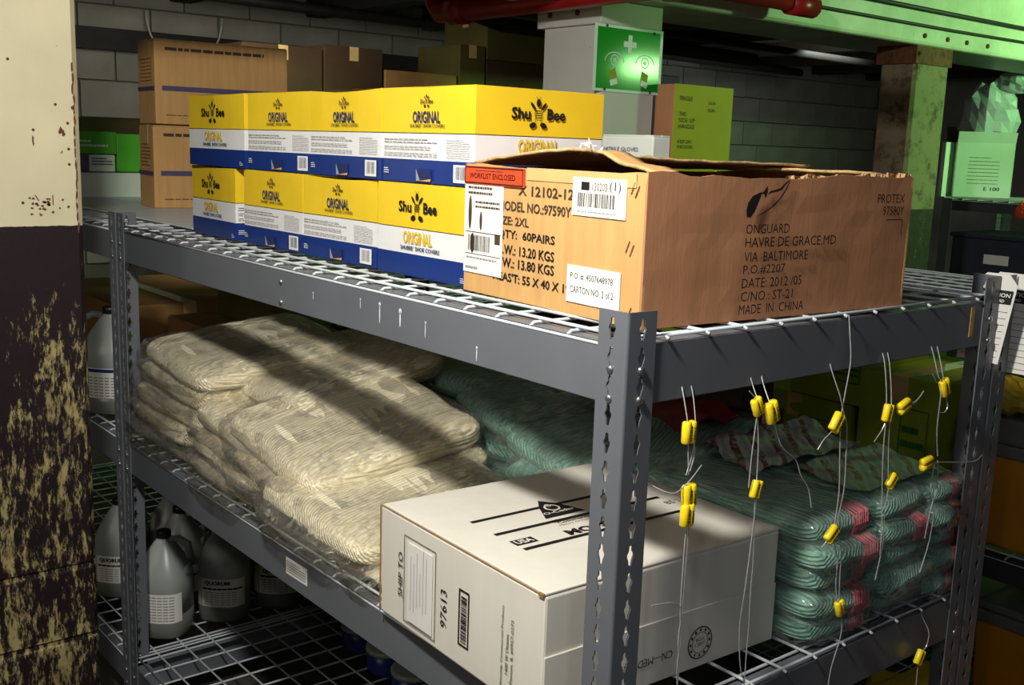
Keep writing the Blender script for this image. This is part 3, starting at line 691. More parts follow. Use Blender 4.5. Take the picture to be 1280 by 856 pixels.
# front print
k = Ink()
k.text('X 12102-12', .140, .1545, .128, .0145, 'brown_ink', 0, .02); k.text('MODEL NO.:97590Y', .092, .1305, .172, .0145, 'brown_ink', 0, .02); k.text('SIZE: 2XL', .088, .110, .080, .0125, 'brown_ink', 0, .02)
k.text('QTY:  60PAIRS', .092, .0885, .138, .0145, 'ink', 0, .02); k.text('N.W.: 13.20 KGS', .090, .0665, .140, .0145, 'ink', 0, .02); k.text('G.W.: 13.80 KGS', .086, .0475, .145, .0145, 'ink', 0, .02); k.text("MEAS'T: 55 X 40 X 19", .082, .0265, .186, .0135, 'ink', 0, .02)
k.build('lettering', og, (0, -.0009, 0), (1, 0, 0), (0, 0, 1), .0003)
def label_on(parent, org, U, V, u0, v0, w_, h_, ink, mat='paper', nm='paper_label', lab=None, off=.0006):
    s_ = sheet(nm, parent, org, U, V, w_, h_, mat, off, .0005, u0, v0)
    if lab: s_['label'] = lab
    if ink: o_ = ink.build('lettering', s_, Vector(org) + Vector(U).normalized() * u0 + Vector(V).normalized() * v0, U, V, off + .0008)
    return s_
OF = (0, -.0010, 0)
k = Ink(); k.smalltext(.01, .118, .075, .134, 2, 'brown_ink', 2); k.rect(.004, .062, .1, .0632); k.rect(.004, .0285, .1, .0295)
for u, a, b, ww in ((.016, .066, .118, .009), (.046, .066, .095, .007), (.024, .030, .061, .012)): k.ell(u, (a + b) / 2, ww / 2, (b - a) / 2, 'brown_ink')
k.barcode(.012, .034, .074, .058, 'ink', 8); k.smalltext(.008, .02, .09, .026, 1, 'grey_ink', 6); k.rect(.084, .048, .098, .0635, 'brown_ink'); k.smalltext(.03, .098, .095, .112, 2, 'brown_ink', 9); k.smalltext(.006, .003, .04, .012, 1, 'grey_ink', 5)
label_on(og, OF, (1, 0, 0), (0, 0, 1), .001, .030, .103, .140, k, lab='white shipping label under clear film')
k = Ink(); k.rect(.018, .034, .035, .045, 'ink'); k.text('130203', .041, .034, .030, .0105, 'brown_ink'); k.text('(1)', .076, .032, .022, .0155, 'ink'); k.barcode(.012, .012, .087, .0305, 'ink', 5); k.smalltext(.01, .004, .09, .0075, 1, 'grey_ink', 6)
label_on(og, OF, (1, 0, 0), (0, 0, 1), .2665, .1355, .1085, .0505, k, lab='white barcode label with a handwritten number')
k = Ink(); k.text('P.O. #: 4507648978', .008, .0315, .088, .0092, 'ink'); k.text('CARTON NO. 2 of 2', .008, .0135, .090, .0092, 'ink')
label_on(og, OF, (1, 0, 0), (0, 0, 1), .2615, .0175, .110, .0505, k, lab='white carton number label')
k = Ink(); k.frame(.001, .001, .153, .026, .002); k.text('WORKLIST ENCLOSED', .014, .0085, .12, .0085, 'ink', 0, .02); k.smalltext(.03, .019, .13, .0215, 1, 'ink', 3)
s = label_on(og, (0, -.0018, 0), (1, 0, 0), (0, 0, 1), .001, .1655, .155, .027, k, 'redlab', lab='red orange packing slip pouch strip', off=.0012)
mb = MB(); mb.box(.16, w - .02, -.0015, -.0011, h - .016, h + .0015)
mb.obj('tape', 'tape', og)['label'] = 'shiny clear tape along the top edge'
mb = MB()
for u, v in ((.386, .178), (.394, .174), (.381, .104), (.389, .100), (.390, .02)): mb.tube([(u - .003, -.0014, v - .009), (u + .004, -.0014, v + .006)], .0007, 4)
mb.obj('staple', 'rust', og)
# right print
OR = (w + .0068, 0, 0); k = Ink()
for s_, u, v, wd in (('ONGUARD', .1735, .1185, .087), ('HAVRE DE GRACE,MD', .1735, .0985, .189), ('VIA  BALTIMORE', .1735, .081, .130), ('P.O.#2207', .1735, .0635, .084), ('DATE: 2012 /05', .1725, .0455, .122), ('C/NO.: ST-21', .1725, .0275, .105), ('MADE  IN  CHINA', .1705, .0095, .132), ('PROTEX', .4515, .159, .065), ('97590Y', .4665, .141, .051)):
    k.text(s_, u, v, wd, .0132 if 'HAVRE' not in s_ else .0155, 'ink')
k.rect(.476, .1335, .5165, .1348); k.rect(.5150, .110, .5165, .1348)
# flame-like hand emblem
k.poly([(.1725, .1410), (.1705, .150), (.173, .160), (.181, .169), (.198, .1750), (.197, .168), (.191, .156), (.187, .148), (.180, .1405)], 'ink', .0006)
k.poly([(.190, .170), (.202, .1745), (.210, .183), (.2105, .174), (.207, .166), (.203, .172)], 'ink')
P_ = [(.207, .166), (.216, .176), (.226, .1775), (.236, .180), (.246, .188), (.254, .191), (.250, .180), (.240, .168), (.226, .156), (.208, .147), (.190, .1415)]
Q_ = [(.210, .170), (.217, .173), (.227, .1745), (.238, .1770), (.246, .185), (.252, .1885), (.2465, .179), (.237, .1675), (.224, .157), (.208, .1487), (.190, .1415)]
for i in range(len(P_) - 1): k.poly([P_[i], P_[i + 1], Q_[i + 1], Q_[i]], 'ink')
for q_ in range(len(k.mb.v)): k.mb.v[q_] = (k.mb.v[q_][0], k.mb.v[q_][1], k.mb.v[q_][2] + .0004)
k.build('lettering', og, OR, (0, 1, 0), (0, 0, 1), .0006)

# --- white carton on the middle shelf
aw = -2.1; WBx, WBy, WBz = -.523, -.014, MID + DZ; w, d, h = .4286, .472, .1865
wb = empty('white_carton', (WBx, WBy, WBz), R(aw)); tag(wb, 'white corrugated carton with black print on the middle shelf by the corner post', 'carton')
carton_body('body', w, d, h - .004, 'white_card', wb, .004, warp=.0008)
mb = MB(); mb.box(.0065, w - .001, .001, d - .001, h - .0038, h); bevel(mb.obj('top_flap', 'white_card', wb), .0012, 2)
mb = MB(); mb.box(.002, w - .004, -.0003, .0012, h - .0045, h - .0036); mb.box(w - .012, w - .002, -.003, .002, h - .006, h - .001); mb.obj('board_edge', 'card_mid', wb)['label'] = 'exposed brown board along the lid edge'
mb = MB(); mb.box(-.0012, .0008, -.0012, .0008, 0, h - .004); mb.obj('board_edge', 'card_mid', wb)
mb = MB(); mb.box(w + .0002, w + .0022, .001, d - .002, .001, .0965); bevel(mb.obj('side_flap', 'white_card', wb), .0008, 1)
k = Ink(); q = R(90)
k.text('SHIP TO', .072, .050, .074, .0135, 'ink', q); k.frame(.0755, .013, .1675, .157, .0013)
k.text('97613', .199, .046, .060, .0165, 'ink', q); k.frame(.2305, .036, .2575, .124, .003)
k.barcode(.2365, .042, .2515, .118, 'ink', 4, False)
k.text('Newship Commercial Products', .343, .016, .122, .007, 'ink', q); k.text('1400 W Ottawa', .3545, .040, .060, .007, 'ink', q); k.text('Paxton, IL 60957-0273', .366, .030, .094, .007, 'ink', q)
k.build('lettering', wb, (0, -.0012, 0), (1, 0, 0), (0, 0, 1), .0006)
k = Ink()
for i in range(7): k.smalltext(0, 0, .001, .001, 1)
k = Ink(); mbx = Ink()
for i, (a, b) in enumerate(((.020, .11), (.020, .10), (.03, .12), (.035, .09), (.025, .13), (.03, .12))): mbx.line((.010 + i * .009, a), (.010 + i * .009, b), .0012, 'grey_ink')
label_on(wb, (0, -.0012, 0), (1, 0, 0), (0, 0, 1), .088, .018, .070, .130, mbx, 'paper', lab='clear address pouch with faint lines')
k = Ink(); k.text('CN\u2014MEDFF 24', .243, .0445, .105, .012, 'ink', math.pi); k.ring(.301, .040, .026, .002); k.ring(.301, .040, .017, .0012); k.text('BOX', .292, .043, .018, .005); k.text('CERT', .290, .035, .022, .005)
for i in range(12): a = i * math.pi / 6; k.rect(.301 + .0205 * math.cos(a) - .002, .040 + .0205 * math.sin(a) - .002, .301 + .0205 * math.cos(a) + .002, .040 + .0205 * math.sin(a) + .002)
k.build('lettering', wb, (w + .0024, 0, 0), (0, 1, 0), (0, 0, 1), .0008)
# top print: u runs away from the viewer (+y), v runs to -x
k = Ink(); TO = (w, 0, h)
tv = lambda x: -(x - (WBx + w))
k.rect(.070, tv(-.368) - .0045, .345, tv(-.368) + .0045); k.rect(.070, tv(-.305) - .0045, .412, tv(-.305) + .0045); k.rect(.072, tv(-.235) - .0045, .395, tv(-.235) + .0045)
k.poly([(.18, tv(-.32)), (.262, tv(-.32)), (.245, tv(-.368)), (.223, tv(-.395)), (.205, tv(-.37))], 'ink', .0002); k.ring(.222, tv(-.357), .014, .0035, 'white_card', 20, .0005)
k.text('O', .216, tv(-.362), .012, .012, 'white_card', 0, .02, .0005); k.text('O-Cedar', .19, tv(-.333), .062, .0095, 'white_card', 0, .02, .0005)
k.rect(.18, tv(-.308), .262, tv(-.299), 'ink', .0003); k.text('Commercial', .185, tv(-.292), .07, .008, 'ink', 0, .02); k.text('Makers Of Fine Mops', .18, tv(-.282), .085, .006, 'ink')
k.text('MOPS', .168, tv(-.243), .085, .022, 'ink', 0, .05)
k.rect(.072, tv(-.251), .112, tv(-.272)); k.text('USA', .076, tv(-.255), .032, .014, 'white_card', 0, .03, .0004)
k.text('BS 24', .40, tv(-.268), .042, .014, 'ink')
k.build('lettering', wb, TO, (0, 1, 0), (-1, 0, 0), .0005)

# ------------------------------------------------------------------ mop bundles in bags
def pack_mesh(name, w, l, t, mat, seed, ns=110, ny=44, groove=.004, period=.0125, wob=.006, film=False):
    rs = Vector((seed * 7.13, seed * 3.7, seed)); vs = []; fs = []; per = 2 * (w + t)
    for j in range(ny + 1):
        v = -1 + 2 * j / ny; e = max(0.0, 1 - abs(v) ** 9) ** .5
        if film and v < -.84: e = max(.16, e * (1 - (-.84 - v) / .16 * .7))
        et = max(e, .02); ew = max(e, .02) ** .3
        for i in range(ns):
            a = 2 * math.pi * i / ns; c, s_ = math.cos(a), math.sin(a)
            x = math.copysign(abs(c) ** .36, c) * w / 2 * ew; z = math.copysign(abs(s_) ** .5, s_) * t / 2 * et
            p = Vector((x, v * l / 2, z)); nrm = Vector((c * t, 0, s_ * w)).normalized()
            big = noise.noise(p * 7 + rs); q = noise.noise(Vector((p.x * 22, p.y * 9, p.z * 22)) + rs)
            if film:
                rg = 1 - abs(noise.noise(p * 26 + rs)) * 2; rg2 = 1 - abs(noise.noise(p * 55 + rs)) * 2
                p += nrm * (big * wob + rg * (.004 if abs(v) < .6 else .0075) + rg2 * .003)
                if v < -.8: p += Vector((0, 0, -.012 * (-.8 - v) / .2 + .010 * noise.noise(p * 18 + rs)))
            else:
                sarc = (x * 1.0 + (z * 1.6 if abs(c) > .85 else 0)); ph = sarc / period + .9 * noise.noise(Vector((p.x * 6, p.y * 5, p.z * 10)) + rs) + .25 * q
                g = abs(math.sin(math.pi * ph)); p += nrm * (big * wob + g * groove + q * .0022)
            p.y += .012 * noise.noise(Vector((p.x * 9, 0, p.z * 20)) + rs) * (abs(v) ** 2)
            vs.append(p)
    for j in range(ny):
        for i in range(ns): a = j * ns + i; b = j * ns + (i + 1) % ns; fs.append((a, b, b + ns, a + ns))
    fs.append(tuple(range(ns))[::-1]); fs.append(tuple(ny * ns + k for k in range(ns)))
    mb = MB(); mb.add(vs, fs, 0, not film or True); return mb.mesh(name, mat)
def lay(root, x, y, z, pitch, roll, yaw):
    root.rotation_euler = (Matrix.Rotation(R(yaw), 3, 'Z') @ Matrix.Rotation(R(pitch), 3, 'X') @ Matrix.Rotation(R(roll), 3, 'Y')).to_euler(); root.location = (x, y, z)
mvar = [(pack_mesh('mop_strands', .40, .43, .052, 'cotton', s, 180, 44), pack_mesh('plastic_bag', .408, .475, .056, 'film', s + 20, 64, 44, film=True)) for s in (1, 2, 3)]
def mop(x0, x1, yf, zf, zb, roll, yaw, label, s, tk=1.0):
    """x0..x1 width, yf front edge, zf/zb height of the middle at front and back"""
    root = empty('bagged_mop_head', (0, 0, 0)); tag(root, label, 'mop head', 'cream cotton mop heads in clear bags')
    a, b = mvar[s % 3]; l = .43; pitch = math.degrees(math.asin((zb - zf) / l))
    lay(root, (x0 + x1) / 2, yf + l / 2 * math.cos(R(pitch)), (zf + zb) / 2, pitch, roll, yaw)
    k = (x1 - x0) / .40
    o = link('mop_strands', a, root); o.scale = (k, 1, tk); f = link('plastic_bag', b, root, (0, -.014, 0)); f.scale = (k, 1, tk)
    return root
CM = 'cream mop head in a clear bag, '
mop(-1.785, -1.40, .03, .793, .793, 0, 1, CM + 'bottom of the stack by the left post', 0)
mop(-1.790, -1.40, .015, .842, .846, 0, -1, CM + 'second up in the stack by the left post', 1)
mop(-1.780, -1.38, .025, .890, .905, 1, 2, CM + 'third up in the stack by the left post', 2)
mop(-1.775, -1.38, .03, .938, .965, 2, 0, CM + 'fourth up in the stack by the left post', 0)
mop(-1.770, -1.36, .04, .985, 1.035, 3, -2, CM + 'topmost at the left post', 1)
mop(-1.40, -1.02, .02, .793, .795, 0, 1, CM + 'bottom of the second stack from the left post', 2)
mop(-1.41, -1.02, .01, .842, .855, 2, -2, CM + 'second up in the second stack from the left', 1)
mop(-1.42, -1.03, .03, .893, .945, 5, 0, CM + 'smooth, below the upper middle one', 0)
mop(-1.53, -1.13, .14, .955, 1.03, 3, -3, CM + 'upper middle one lying across two stacks', 2)
mop(-1.04, -.64, .02, .790, .795, 0, 0, CM + 'bottom of the stack beside the white carton', 0)
mop(-1.20, -.80, .02, .842, .895, 5, 2, CM + 'directly under the brightly lit one', 2)
mop(-1.24, -.84, .03, .893, .965, 8, 0, CM + 'brightly lit in the pile middle', 1, 1.15)
mop(-1.00, -.62, -.01, .835, .865, 5, 3, CM + 'low, reaching behind the white carton', 1)
mop(-.72, -.545, .03, .786, .790, 0, 0, CM + 'narrow one squeezed against the white carton', 2, .7)

tvar = [(pack_mesh('mop_strands', .17, .42, .046, 'teal', s, 100, 40, .0022, .011, .005), pack_mesh('plastic_wrap', .178, .44, .052, 'film_teal', s + 30, 44, 36, film=True)) for s in (5, 6, 7)]
tb = MB(); 
for i in range(9):
    y = -.012 + .003 * i
    tb.tube([(-.02 + .004 * math.sin(i * 2), .205 - .006 * math.cos(i), -.018), (-.024 + .002 * i % .003, .213, 0), (-.02, .205, .018)], .0016, 4)
def teal(cx, cy, cz, wd, ln, along_x, pitch, roll, yaw, label, s, tk=1.0, band=False, bmat='pinkband'):
    root = empty('teal_mop_head', (0, 0, 0)); tag(root, label, 'mop head', 'teal mop heads in clear wrap')
    a, b = tvar[s % 3]; lay(root, cx, cy, cz, pitch, roll, (-90 if along_x else 0) + yaw); sx = wd / .17; sy = ln / .42
    o = link('mop_strands', a, root); o.scale = (sx, sy, tk); f = link('plastic_wrap', b, root); f.scale = (sx, sy, tk)
    if band:
        m = MB(); rr = random.Random(s)
        for i in range(7):
            xx = -.05 * sx + .006 * i * sx; m.tube([(xx, ln / 2 - .004, -.018 * tk), (xx + .004, ln / 2 + .003, 0), (xx + rr.uniform(-.004, .004), ln / 2 - .002, .018 * tk), (xx - .002, ln / 2 - .03, .026 * tk)], .0017, 4)
        m.obj('headband', bmat, root)
    return root
names = ('bottom', 'second up', 'third up', 'fourth up', 'topmost')
for si, (ya, yb, nm) in enumerate(((.455, .625, 'nearest the white carton'), (.628, .785, 'in the middle'), (.788, .898, 'against the right post'))):
    for j in range(5):
        zc = MID + DZ + .022 + .041 * j
        teal(-.205 + (.012 if j % 2 else 0) + random.uniform(-.008, .004), (ya + yb) / 2 + random.uniform(-.004, .004), zc, yb - ya, .385, True, random.uniform(-1, 1), random.uniform(-2, 2), random.uniform(-1.5, 1.5),
             'teal wrapped mop head, %s of the stack %s' % (names[j], nm), j + si, .93, si != 1 or j == 3, 'darkred' if si == 2 else 'pinkband')
# rear heap of teal mops
for (cx, cy, cz, wd, ln, al, p_, r_, yw, lb_) in (
    (-.60, .62, .795, .26, .40, False, 0, 0, 4, 'teal mop head at the bottom behind the white carton'), (-.62, .62, .842, .27, .40, False, 3, 2, -6, 'teal mop head second up behind the white carton'),
    (-.60, .60, .892, .28, .42, False, 6, 6, 8, 'teal mop head third up behind the white carton'), (-.63, .62, .945, .25, .40, False, 6, 4, -10, 'topmost teal mop head behind the white carton'),
    (-.90, .66, .82, .27, .40, False, 0, 0, 0, 'teal mop head low down behind the ribbed cream mop'), (-.92, .68, .90, .27, .40, False, 6, 0, 12, 'teal mop head in the middle behind the ribbed cream mop'),
    (-.88, .66, .968, .26, .38, False, 6, 6, -8, 'topmost teal mop head behind the ribbed cream mop'), (-1.18, .70, .87, .27, .38, False, 2, 0, 5, 'teal mop head low down at the far left of the heap'),
    (-1.14, .70, .985, .27, .38, False, 4, 3, 8, 'topmost teal mop head at the far left of the heap'), (-.44, .70, .90, .20, .36, False, 4, 0, -5, 'teal mop head seen between post and hanging seals'),
    (-.47, .62, .965, .22, .34, False, 8, -4, 14, 'wrinkled glossy teal mop head right of the corner post'), (-.42, .52, .80, .16, .30, False, 0, 0, 0, 'teal mop head lying low just behind the white carton')):
    teal(cx, cy, cz, wd, ln, al, p_, r_, yw, lb_, int(abs(cx) * 10), 1.15)
def printed(name, label, pts, mat, cat='wrapper', seed=0, amp=.006):
    """bent printed sheet spanned by four corner points"""
    a, b, c, d_ = [Vector(p) for p in pts]; n = 14; vs = []; fs = []
    for i in range(n + 1):
        for j in range(n + 1):
            u, v = i / n, j / n; p = (a.lerp(b, u)).lerp(d_.lerp(c, u), v); p.z += amp * noise.noise(Vector((p.x * 16, p.y * 16, seed))) * 1.5 + .002 * noise.noise(p * 60); vs.append(p)
    base = len(vs); vs += [v - Vector((0, 0, .001)) for v in vs]
    for i in range(n):
        for j in range(n): q = i * (n + 1) + j; fs += [(q, q + n + 1, q + n + 2, q + 1), (base + q, base + q + 1, base + q + n + 2, base + q + n + 1)]
    mb = MB(); mb.add(vs, fs, 0, True); o = mb.obj(name, mat); tag(o, label, cat); return o
printed('printed_wrapper', 'grey wrapper with dark stripes on top of the teal mops near the right post', [(-.055, .60, .992), (-.055, .85, .990), (-.20, .90, 1.0), (-.20, .64, .996)], 'print', seed=1)
printed('printed_wrapper', 'crumpled red and grey wrapper behind the striped one on the teal mops', [(-.21, .54, 1.0), (-.20, .84, 1.008), (-.36, .88, 1.02), (-.37, .58, 1.01)], 'print', seed=5, amp=.014)
printed('printed_wrapper', 'dark red wrapper lying behind the teal mops', [(-.40, .56, 1.03), (-.40, .74, 1.03), (-.56, .76, 1.045), (-.56, .56, 1.04)], 'darkred', seed=8, amp=.014)

# ------------------------------------------------------------------ jugs
def jug(x, y, z, rz, label, lab='quorum', h=.29, rad=.072):
    root = empty('plastic_jug', (x, y, z), R(rz)); tag(root, label, 'jug', 'gallon jugs on the racks')
    lv = h * .23
    mb = MB(); mb.lathe([(rad * .9, 0), (rad, .006), (rad, lv)], 28, 0, .35); mb.obj('liquid_part', 'liquid', root)['label'] = 'darker filled lower part of the jug'
    mb = MB(); mb.lathe([(rad, lv), (rad, h * .56), (rad * .95, h * .62), (rad * .78, h * .73), (rad * .52, h * .84), (rad * .34, h * .91), (rad * .24, h * .935), (rad * .24, h * .955)], 28, 0, .35)
    mb.obj('body', 'jug', root)
    mb = MB(); mb.lathe([(.0205, h * .95), (.0205, h * .95 + .017), (.018, h * .95 + .019)], 20); mb.obj('cap', 'cap', root)
    mb = MB(); mb.tube([(0, rad * .30, h * .93), (0, rad * .62, h * .945), (0, rad * .98, h * .90), (0, rad * 1.07, h * .78), (0, rad * 1.0, h * .66), (0, rad * .85, h * .60)], [.009, .010, .011, .011, .012, .013], 10); mb.obj('handle', 'jug', root)
    # wrap label
    mb = MB(); n = 14; vs = []
    za, zb_ = h * .17, h * .46
    for i in range(n + 1):
        a = R(-62 + 124 * i / n); q = 1 - .35 + .35 * min(1.28, 1 / max(abs(math.cos(a)), abs(math.sin(a)))); r_ = (rad + .0012) * q
        vs += [(r_ * math.cos(a), r_ * math.sin(a), za), (r_ * math.cos(a), r_ * math.sin(a), zb_)]
    mb.add(vs, [(2 * i, 2 * i + 2, 2 * i + 3, 2 * i + 1) for i in range(n)], 0, True); s_ = mb.obj('paper_label', 'paper', root)
    def wrap(ink, name):
        out = []
        for (u, v, w_) in ink.mb.v:
            a = R(u); q = 1 - .35 + .35 * min(1.28, 1 / max(abs(math.cos(a)), abs(math.sin(a)))); r_ = (rad + .0022 + w_) * q; out.append((r_ * math.cos(a), r_ * math.sin(a), v))
        ink.mb.v = out; return ink.mb.obj(name, ink.mats, s_)
    k = Ink(); H_ = zb_ - za
    if lab == 'quorum':
        k.text('QUORUM', -30, za + H_ * .76, 56, H_ * .17, 'ink', 0, .05)
        for i in range(8): k.rect(-34 + i * 11, za + H_ * .62, -24 + i * 11, za + H_ * .68)
        k.rect(-39, za, -38, zb_); 
        for j in range(6):
            for i in range(6): k.rect(-30 + i * 12, za + H_ * (.08 + .085 * j), -21 + i * 12, za + H_ * (.105 + .085 * j), 'grey_ink')
    elif lab == 'back':
        for j in range(9):
            for i in range(8): k.rect(-50 + i * 12, za + H_ * (.08 + .1 * j), -40 + i * 12, za + H_ * (.115 + .1 * j), 'grey_ink')
    else:
        for i in range(8): k.rect(-45 + i * 11, za + H_ * .86, -34 + i * 11, za + H_ * .97, 'blue')
        for j in range(7):
            for i in range(6): k.rect(-30 + i * 12, za + H_ * (.06 + .1 * j), -21 + i * 12, za + H_ * (.1 + .1 * j), 'grey_ink')
    wrap(k, 'lettering')
    return root
zl = LOW + DZ - .001
jug(-1.90, .145, zl, -48, 'milky jug with a plain text label nearest the left post on the bottom shelf', 'back')
jug(-1.905, .325, zl, -40, 'milky jug with a black barred label, second in the bottom shelf row')
jug(-1.90, .495, zl, -34, 'milky jug with a black barred label, third in the bottom shelf row')
jug(-2.07, .26, zl, -40, 'milky jug in the second row behind the plain labelled one')
jug(-2.08, .43, zl, -40, 'milky jug in the second row behind the barred labels')
jug(-2.24, .30, zl, -40, 'milky jug in the third row of the bottom shelf')
jug(-2.24, .14, zl, -40, 'milky jug on the bottom shelf seen between column and left post')
j = jug(-2.075, .078, MID + DZ - .001, -52, 'milky jug with a blue headed label beside the cream column on the middle shelf', 'blue', .288, .074)
for c_ in kids(j):
    if c_.name.startswith('handle'): c_.rotation_euler = (0, 0, R(215))
# blue tubs
def tub(x, y, label):
    root = empty('blue_tub', (x, y, zl)); tag(root, label, 'tub', 'round blue tubs on the bottom shelf')
    mb = MB(); mb.lathe([(.055, 0), (.058, .004), (.06, .055)], 28); mb.obj('body', 'blue', root)
    mb = MB(); mb.lathe([(.062, .055), (.062, .064), (.058, .067), (.05, .066), (.0, .066)][:-1] + [(.002, .066)], 28); mb.obj('lid', 'jug', root); return root
tub(-1.50, .55, 'round blue tub with white lid, farthest of the row on the bottom shelf'); tub(-1.345, .535, 'round blue tub with white lid, second farthest on the bottom shelf')
tub(-1.20, .52, 'round blue tub with white lid, third of the row on the bottom shelf'); tub(-1.06, .50, 'round blue tub with white lid, nearest of the row on the bottom shelf')

# ------------------------------------------------------------------ cable seals hanging on the right
def smooth(pts, n=5):
    P = [Vector(p) for p in pts]; out = []
    for i in range(len(P) - 1):
        p0 = P[max(i - 1, 0)]; p1 = P[i]; p2 = P[i + 1]; p3 = P[min(i + 2, len(P) - 1)]
        for k_ in range(n):
            t = k_ / n; out.append(.5 * ((2 * p1) + (-p0 + p2) * t + (2 * p0 - 5 * p1 + 4 * p2 - p3) * t * t + (-p0 + 3 * p1 - 3 * p2 + p3) * t ** 3))
    return out + [P[-1]]
mb = MB()
for dy in (-.0058, .0058): mb.tube([(0, dy * .8, -.0135), (0, dy * .8, -.0115), (0, dy * .8, .0115), (0, dy * .8, .0135)], [.0044, .0058, .0058, .0044], 10)
mb.box(-.0035, .0035, -.007, .007, -.013, .013); seal_me = mb.mesh('seal_body', 'seal')
k = Ink(); k.text('SEAL', -.009, .0015, .018, .0038, 'sealtext', 0, .02); k.text('0184', -.009, -.0045, .018, .0038, 'sealtext', 0, .02)
k.mb.v = [(.0066, y * .0 + b, a) for a, b, y in k.mb.v]; sealtext_me = k.mb.mesh('lettering', k.mats)
def seal(label, body, strands, x=.012):
    """body (y, z, tilt in degrees, size); strands: lists of (y, z) or (y, z, x)"""
    root = empty('cable_seal', (x, body[0], body[1])); tag(root, label, 'cable seal', 'yellow cable seals hanging from the right end of the rack')
    b = link('seal_body', seal_me, root, (0, 0, 0), (R(body[2]), 0, 0)); s_ = .98 * (body[3] if len(body) > 3 else 1); b.scale = (s_, s_, s_); link('lettering', sealtext_me, b)
    for st in strands:
        m = MB(); P = [((q[2] if len(q) > 2 else x) - x, q[0] - body[0], q[1] - body[1]) for q in st]; m.tube(smooth(P), .00085, 5); m.obj('cable', 'cable', root)
    return root
B = -.008
seal('yellow seal hanging highest in the string next to the corner post', (.1085, 1.1822, 0, 1.1), [[(.1075, 1.25, B), (.1055, 1.2268, .002), (.106, 1.19), (.110, 1.15), (.113, 1.125)], [(.124, 1.25, B), (.124, 1.2246, .002), (.1215, 1.18), (.117, 1.15), (.108, 1.125)]])
seal('upper of two touching yellow seals near the corner post', (.114, 1.097, 4, 1.15), [[(.113, 1.13), (.1200, 1.155), (.1135, 1.178)], [(.05, 1.125, -.02), (.075, 1.108), (.105, 1.112), (.135, 1.135)]], .014)
seal('lower of two touching yellow seals near the corner post', (.1085, 1.073, 0, 1.1), [[(.108, 1.06), (.1072, 1.0098), (.107, .9431), (.112, .90), (.108, .86), (.1154, .80), (.114, .74)], [(.113, 1.06), (.112, 1.0), (.111, .945), (.107, .90), (.112, .86), (.108, .80)], [(.110, .945), (.09, .957), (.0511, .9629)]], .018)
seal('yellow seal turned end on, under the beam in the second string', (.2447, 1.1985, 25, .95), [[(.243, 1.25, B), (.2451, 1.224, .002), (.246, 1.205)], [(.225, 1.222), (.240, 1.210), (.255, 1.196)], [(.2447, 1.185), (.240, 1.13), (.2385, 1.085)], [(.2455, 1.185), (.253, 1.14), (.255, 1.09)]])
seal('bright yellow seal beside the end on one under the beam', (.272, 1.188, 20, 1.15), [[(.2675, 1.25, B), (.2675, 1.2237, .002), (.2665, 1.20)], [(.279, 1.172), (.300, 1.135), (.335, 1.11), (.3503, 1.085), (.372, 1.06), (.383, 1.03)]], .016)
seal('yellow seal hanging lower in the second string before the teal mops', (.2555, 1.080, -14, .95), [[(.254, 1.065), (.2605, .98), (.2605, .93), (.2625, .88), (.262, .83), (.2640, .76)], [(.258, 1.065), (.2525, .99), (.247, .93), (.242, .88), (.250, .82), (.2623, .79)]])
seal('slanted yellow seal in the third string under the beam', (.434, 1.1501, -35, 1.1), [[(.425, 1.25, B), (.4271, 1.2231, .002), (.436, 1.19), (.448, 1.165), (.461, 1.14), (.466, 1.09), (.4680, 1.04), (.4560, .985)], [(.4522, 1.3078, .004), (.453, 1.28, .008), (.455, 1.24), (.448, 1.19), (.444, 1.155), (.449, 1.10), (.456, 1.04), (.452, .99)], [(.424, 1.138), (.405, 1.128), (.392, 1.115)]])
seal('yellow seal low in the third string at the corner of the teal stack', (.447, .974, -50, 1.05), [[(.457, .972), (.4756, .945), (.479, .90), (.4830, .855)], [(.450, .968), (.468, .93), (.470, .89), (.4800, .855)], [(.437, .967), (.424, .958)]])
seal('lowest yellow seal of the third string just above the deck', (.4870, .846, 20, .95), [[(.489, .836), (.497, .815), (.4950, .79), (.478, .745), (.4746, .70)]])
seal('upright yellow seal in the fourth string under the beam', (.5694, 1.1467, -12, 1.05), [[(.561, 1.25, B), (.5626, 1.2247, .002), (.563, 1.16), (.567, 1.08), (.576, 1.01), (.584, .96), (.587, .91)], [(.566, 1.134), (.556, 1.12), (.538, 1.105)]])
seal('sideways yellow seal in the fourth string under the beam', (.6138, 1.1513, -72, 1.05), [[(.5755, 1.25, B), (.5761, 1.2234, .002), (.5765, 1.16), (.579, 1.10), (.5900, 1.03)], [(.630, 1.154), (.650, 1.157), (.668, 1.170)], [(.630, 1.151), (.648, 1.155), (.665, 1.166)]])
seal('slanted yellow seal lying on the striped wrapper in the fourth string', (.600, 1.031, -45, .95), [[(.592, 1.02), (.588, .98), (.592, .93), (.580, .87)]])
seal('tilted yellow seal nearest the right post under the beam', (.7326, 1.1685, 25, 1.1), [[(.703, 1.25, B), (.7043, 1.2235, .002), (.7080, 1.19), (.722, 1.172), (.722, 1.10), (.7334, 1.051)], [(.7205, 1.25, B), (.7218, 1.2218, .002), (.722, 1.19), (.728, 1.178)], [(.738, 1.156), (.748, 1.135), (.740, 1.125), (.727, 1.127)], [(.690, 1.195), (.705, 1.180)]])
seal('flat yellow seal whose cable runs to the right post', (.700, 1.0441, -85, 1.1), [[(.718, 1.043), (.75, 1.038), (.80, 1.030), (.86, 1.022), (.9069, 1.0235, .002)], [(.728, 1.043), (.722, 1.0), (.74, .955), (.735, .90), (.715, .85)], [(.735, 1.043), (.742, 1.0), (.728, .955), (.72, .91)]])
